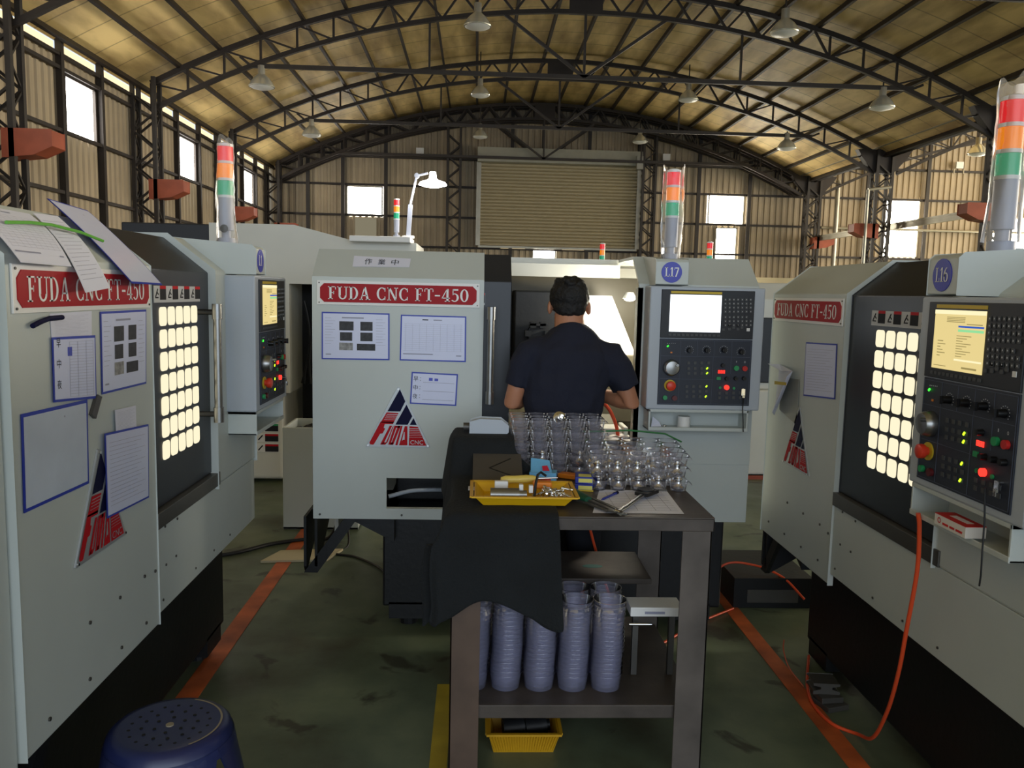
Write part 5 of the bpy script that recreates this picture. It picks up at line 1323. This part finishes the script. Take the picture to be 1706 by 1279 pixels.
# ------------------------------------------------------------------ blue stool
def stool():
    e = empty('plastic_stool', (-.775, 2.005, 0), .35, 'dark blue round plastic stool at the lower left', 'stool')
    r = .150; H_ = .475; n = 48
    # seat: grid of rings with holes hinted as dark inset cones
    b = MB().lathe([(0,H_-.004),(r*.55,H_-.003),(r*.82,H_),(r*.93,H_-.002),(r*1.0,H_-.012),(r*1.06,H_-.04),(r*1.08,H_-.055),(r*1.04,H_-.055),(r*.97,H_-.02),(0,H_-.016)], n=n)
    b.mi(1)
    for ring, cnt in ((.25,6),(.45,12),(.65,18)):
        for i in range(cnt):
            a = 2*PI*i/cnt+ring; x, y = r*ring*math.cos(a), r*ring*math.sin(a); b.cyl((x,y,H_-.006),(x,y,H_-.0015),.0045,n=10)
    b.build('seat', ['stool', 'pit'], e, smooth=True)
    MB().cyl((0,0,H_-.006),(0,0,H_-.001),.010,n=18).build('centre_plug', 'stool_dust', e)
    b = MB().flat(ringpoly(0,0,r*.86,r*.86,.005,.005,-70,60,40), lambda u, v: (u,v,H_+.0005)); b.build('scuffed_ring', 'stool_dust', e)
    for k in range(4):
        a0 = k*PI/2; pts = []
        # curved shell leg, wide at top
        vs = []; m = 12; q = 9
        for j in range(m+1):
            t = j/m; z = (H_-.03)*(1-t); rad = r*1.05+.085*t**1.05; half = .62*(1-t)**1.6+.17
            for i in range(q):
                a = a0+half*(2*i/(q-1)-1); vs.append((rad*math.cos(a), rad*math.sin(a), z))
        vs2 = [(x*.955, y*.955, z) for x, y, z in vs]; o = len(vs)
        fs = [(j*q+i, j*q+i+1, (j+1)*q+i+1, (j+1)*q+i) for j in range(m) for i in range(q-1)]
        fs += [(o+j*q+i, o+(j+1)*q+i, o+(j+1)*q+i+1, o+j*q+i+1) for j in range(m) for i in range(q-1)]
        for j in range(m): fs += [(j*q, (j+1)*q, o+(j+1)*q, o+j*q), (j*q+q-1, o+j*q+q-1, o+(j+1)*q+q-1, (j+1)*q+q-1)]
        fs += [(m*q+i, m*q+i+1, o+m*q+i+1, o+m*q+i) for i in range(q-1)]
        MB().add(vs+vs2, fs).build('leg', 'stool', e, smooth=True)
stool()

# ------------------------------------------------------------------ the operator
def person():
    e = empty('person', (.39, 3.44, 0), 0, 'man with short black hair in a navy t-shirt, seen from behind, working at the lathe', 'person')
    e['label'] = 'person with short black hair in navy t-shirt seen from behind, working at the open lathe'
    def V(*p): return Vector(p)
    Z = (0,0,1); XD = (1,0,0)
    def remesh(o, vox, sm=2):
        r = o.modifiers.new('r', 'REMESH'); r.mode = 'VOXEL'; r.voxel_size = vox; r.use_smooth_shade = True
        s_ = o.modifiers.new('s', 'SMOOTH'); s_.iterations = sm; s_.factor = .6
    b = MB()
    # trunk (local coordinates, person faces +y)
    def limb(pts, rad, n=16, xd=(1,0,0), flat=1.0):
        P_ = [Vector(p) for p in pts]; rings = []
        for i, p in enumerate(P_):
            d_ = (P_[min(i+1,len(P_)-1)]-P_[max(i-1,0)]).normalized(); rr = rad[i]
            rings.append((p, rr, rr*flat, d_, xd if abs(d_.dot(Vector(xd))) < .95 else (0,1,0)))
        b.loft(rings, n)
    b.loft([((0,0,.84),.15,.10,Z,XD),((0,0,.95),.155,.105,Z,XD),((-.01,.01,1.08),.145,.10,Z,XD),((-.005,.01,1.22),.165,.11,Z,XD),((.0,.015,1.33),.175,.105,Z,XD),((.01,.03,1.40),.13,.085,Z,XD),((.015,.04,1.44),.065,.065,Z,XD)], 24)
    hc = V(.012,.085,1.565); tilt = Matrix.Rotation(-.28, 3, 'X')
    b.loft([((.015,.03,1.40),.070,.066,(0,.3,1),XD),((.014,.05,1.46),.067,.064,(0,.3,1),XD),((.013,.065,1.52),.066,.064,(0,.3,1),XD)], 18)
    # head: cranium, jaw, nose, ears
    b.ball(hc+V(0,-.005,.02), .077, .095, .088, 24, 16, tilt)
    b.ball(hc+tilt @ V(0,.03,-.045), .058, .065, .065, 20, 12, tilt)
    b.ball(hc+tilt @ V(0,.075,-.075), .026, .026, .022, 12, 8, tilt)
    b.ball(hc+tilt @ V(0,.104,-.02), .012, .017, .022, 12, 8, tilt)
    b.ball(hc+tilt @ V(0,.090,.008), .045, .012, .008, 12, 8, tilt)
    b.ball(hc+tilt @ V(0,.092,-.052), .024, .010, .006, 12, 8, tilt)
    for sx in (-1,1): b.ball(hc+tilt @ V(sx*.084,-.004,-.022), .011, .021, .033, 14, 10, Matrix.Rotation(sx*.25,3,'Z') @ tilt)
    # arms, hands
    def arm(sx, sh, el, wr, palm_end, curl):
        limb([sh, sh.lerp(el,.35), sh.lerp(el,.75), el, el.lerp(wr,.25), el.lerp(wr,.7), wr], [.052,.047,.040,.037,.040,.031,.025])
        d_ = (palm_end-wr).normalized(); side = d_.cross(V(0,0,1)).normalized()
        b.loft([(wr,.024,.018,d_,side),(wr.lerp(palm_end,.4),.034,.016,d_,side),(palm_end,.040,.014,d_,side)], 14)
        for k in range(4):
            f0 = palm_end+side*(.030-.020*k)-d_*.006; Lf = (.068,.078,.073,.058)[k if sx > 0 else 3-k]
            p1 = f0+d_*Lf*.42; p2 = p1+(d_*.8+V(0,0,-1)*.6*curl).normalized()*Lf*.33; p3 = p2+(d_*.35-V(0,0,1)*curl).normalized()*Lf*.28
            b.tube([f0, p1, p2, p3], .0085, 8, [1.05,1,.92,.78])
        ts = -1 if sx > 0 else 1     # thumb on the inner side
        t0 = wr.lerp(palm_end,.35)+side*.026*(-1 if sx < 0 else -1)*(1 if sx > 0 else -1)
        b.tube([t0, t0+side*.02*(-1 if sx > 0 else 1)+d_*.025, t0+side*.028*(-1 if sx > 0 else 1)+d_*.05+V(0,0,-.006), t0+side*.022*(-1 if sx > 0 else 1)+d_*.07+V(0,0,-.014)], .0105, 8, [1.1,1,.95,.75])
    arm(-1, V(-.168,.0,1.355), V(-.232,-.01,1.135), V(-.13,.22,1.14), V(-.095,.30,1.145), 1)
    arm(1, V(.190,.0,1.345), V(.285,-.02,1.145), V(.15,.20,1.155), V(.11,.28,1.15), 1)
    # legs to feet
    for sx in (-1,1):
        limb([V(sx*.085,0,.86), V(sx*.095,.01,.70), V(sx*.10,.02,.48), V(sx*.10,.0,.30), V(sx*.105,-.01,.09)], [.085,.078,.056,.052,.038])
        b.loft([(V(sx*.105,-.05,.045),.030,.035,(0,1,0),XD),(V(sx*.11,.03,.045),.042,.04,(0,1,0),XD),(V(sx*.115,.11,.03),.042,.025,(0,1,0),XD),(V(sx*.115,.15,.025),.025,.016,(0,1,0),XD)], 14)
    body = b.build('body', 'skin', e, smooth=True); remesh(body, .0055, 3)
    # eyes
    for sx in (-1,1):
        p = hc+tilt @ V(sx*.030,.086,-.004)
        MB().ball(p, .011, .008, .008, 12, 8).mi(1).ball(p+V(0,.006,0), .005, .004, .005, 10, 6).build('eye', ['eye','black'], e, smooth=True)
    # hair: cap with nape
    b = MB(); 
    b.ball(hc+V(0,-.012,.026), .087, .100, .088, 28, 18, tilt)
    b.ball(hc+tilt @ V(0,-.042,-.030), .068, .055, .055, 22, 12, tilt)
    b.ball(hc+tilt @ V(0,.03,.065), .07, .075, .045, 22, 12, tilt)
    for sx in (-1,1): b.ball(hc+tilt @ V(sx*.066,-.002,.010), .014, .035, .045, 14, 10, tilt)
    for k in range(40):
        a = k*2.4; rr = .02+.055*((k*37) % 40)/40
        b.ball(hc+V(.95*rr*math.cos(a), -.02+1.15*rr*math.sin(a), .114-.30*rr-.004*(k % 4)), .013, .015, .012, 8, 6)
    # hairline cut: keep only what is above / behind the face
    hm = b.build('hair', 'hair', e, smooth=True)
    remesh(hm, .005, 2)
    tx = bpy.data.textures.new('locks', 'CLOUDS'); tx.noise_scale = .02
    dm = hm.modifiers.new('d', 'DISPLACE'); dm.texture = tx; dm.strength = .012
    # t-shirt
    b = MB()
    b.loft([((-.012,.0,.93),.176,.122,Z,XD),((-.012,.0,1.0),.172,.120,Z,XD),((-.012,.005,1.08),.166,.116,Z,XD),((-.005,.005,1.2),.184,.126,Z,XD),((.003,.01,1.30),.200,.126,Z,XD),((.008,.018,1.355),.192,.116,(0,.1,1),XD),((.012,.03,1.405),.140,.096,(0,.2,1),XD),((.014,.038,1.44),.095,.080,(0,.25,1),XD),((.015,.046,1.462),.066,.070,(0,.3,1),XD)], 28)
    def slv(pts, rad):
        P_ = [Vector(p) for p in pts]
        b.loft([(p, r_, r_*.92, (P_[min(i+1,len(P_)-1)]-P_[max(i-1,0)]).normalized(), (0,1,0)) for i, (p, r_) in enumerate(zip(P_, rad))], 20)
    slv([(-.10,.015,1.375),(-.165,.005,1.345),(-.200,.0,1.28),(-.215,-.003,1.235),(-.222,-.005,1.205)], [.055,.072,.065,.060,.058])
    slv([(.11,.015,1.37),(.185,.005,1.34),(.225,.0,1.28),(.250,-.005,1.235),(.262,-.008,1.205)], [.055,.074,.068,.066,.066])
    sh = b.build('tshirt', 'shirt', e, smooth=True); remesh(sh, .0065, 2)
    tx = bpy.data.textures.new('folds', 'CLOUDS'); tx.noise_scale = .11; tx.noise_depth = 1
    dm = sh.modifiers.new('d', 'DISPLACE'); dm.texture = tx; dm.strength = .03; dm.mid_level = .5
    # trousers, shoes
    b = MB(); b.loft([((-.005,0,.82),.160,.118,Z,XD),((-.008,0,.90),.162,.118,Z,XD),((-.01,0,.96),.160,.114,Z,XD)], 24)
    for sx in (-1,1): b.loft([((sx*.078,0,.86),.096,.105,Z,XD),((sx*.09,.005,.70),.092,.098,Z,XD),((sx*.10,.01,.48),.074,.08,Z,XD),((sx*.10,0,.30),.068,.075,Z,XD),((sx*.105,-.01,.09),.062,.07,Z,XD)], 20)
    tr = b.build('trousers', 'trouser', e, smooth=True); remesh(tr, .009, 2)
    for sx in (-1,1):
        sb = MB().loft([((sx*.105,-.075,.04),.030,.038,(0,1,0),XD),((sx*.107,-.02,.05),.045,.05,(0,1,0),XD),((sx*.112,.07,.04),.050,.04,(0,1,0),XD),((sx*.116,.15,.03),.045,.03,(0,1,0),XD),((sx*.117,.19,.022),.022,.018,(0,1,0),XD)], 18)
        sb.build('shoe', 'shoe', e, smooth=True)
    # workpiece held in both hands
    o = MB().lathe([(0,0),(.034,0),(.036,.006),(.030,.012),(.016,.02),(.014,.05),(.018,.055),(0,.056)], n=22).build('workpiece', 'steel', smooth=True)
    o.location = (.39, 3.80, 1.10); tag(o, 'turned metal workpiece held in the hands of the person', 'workpiece')
person()
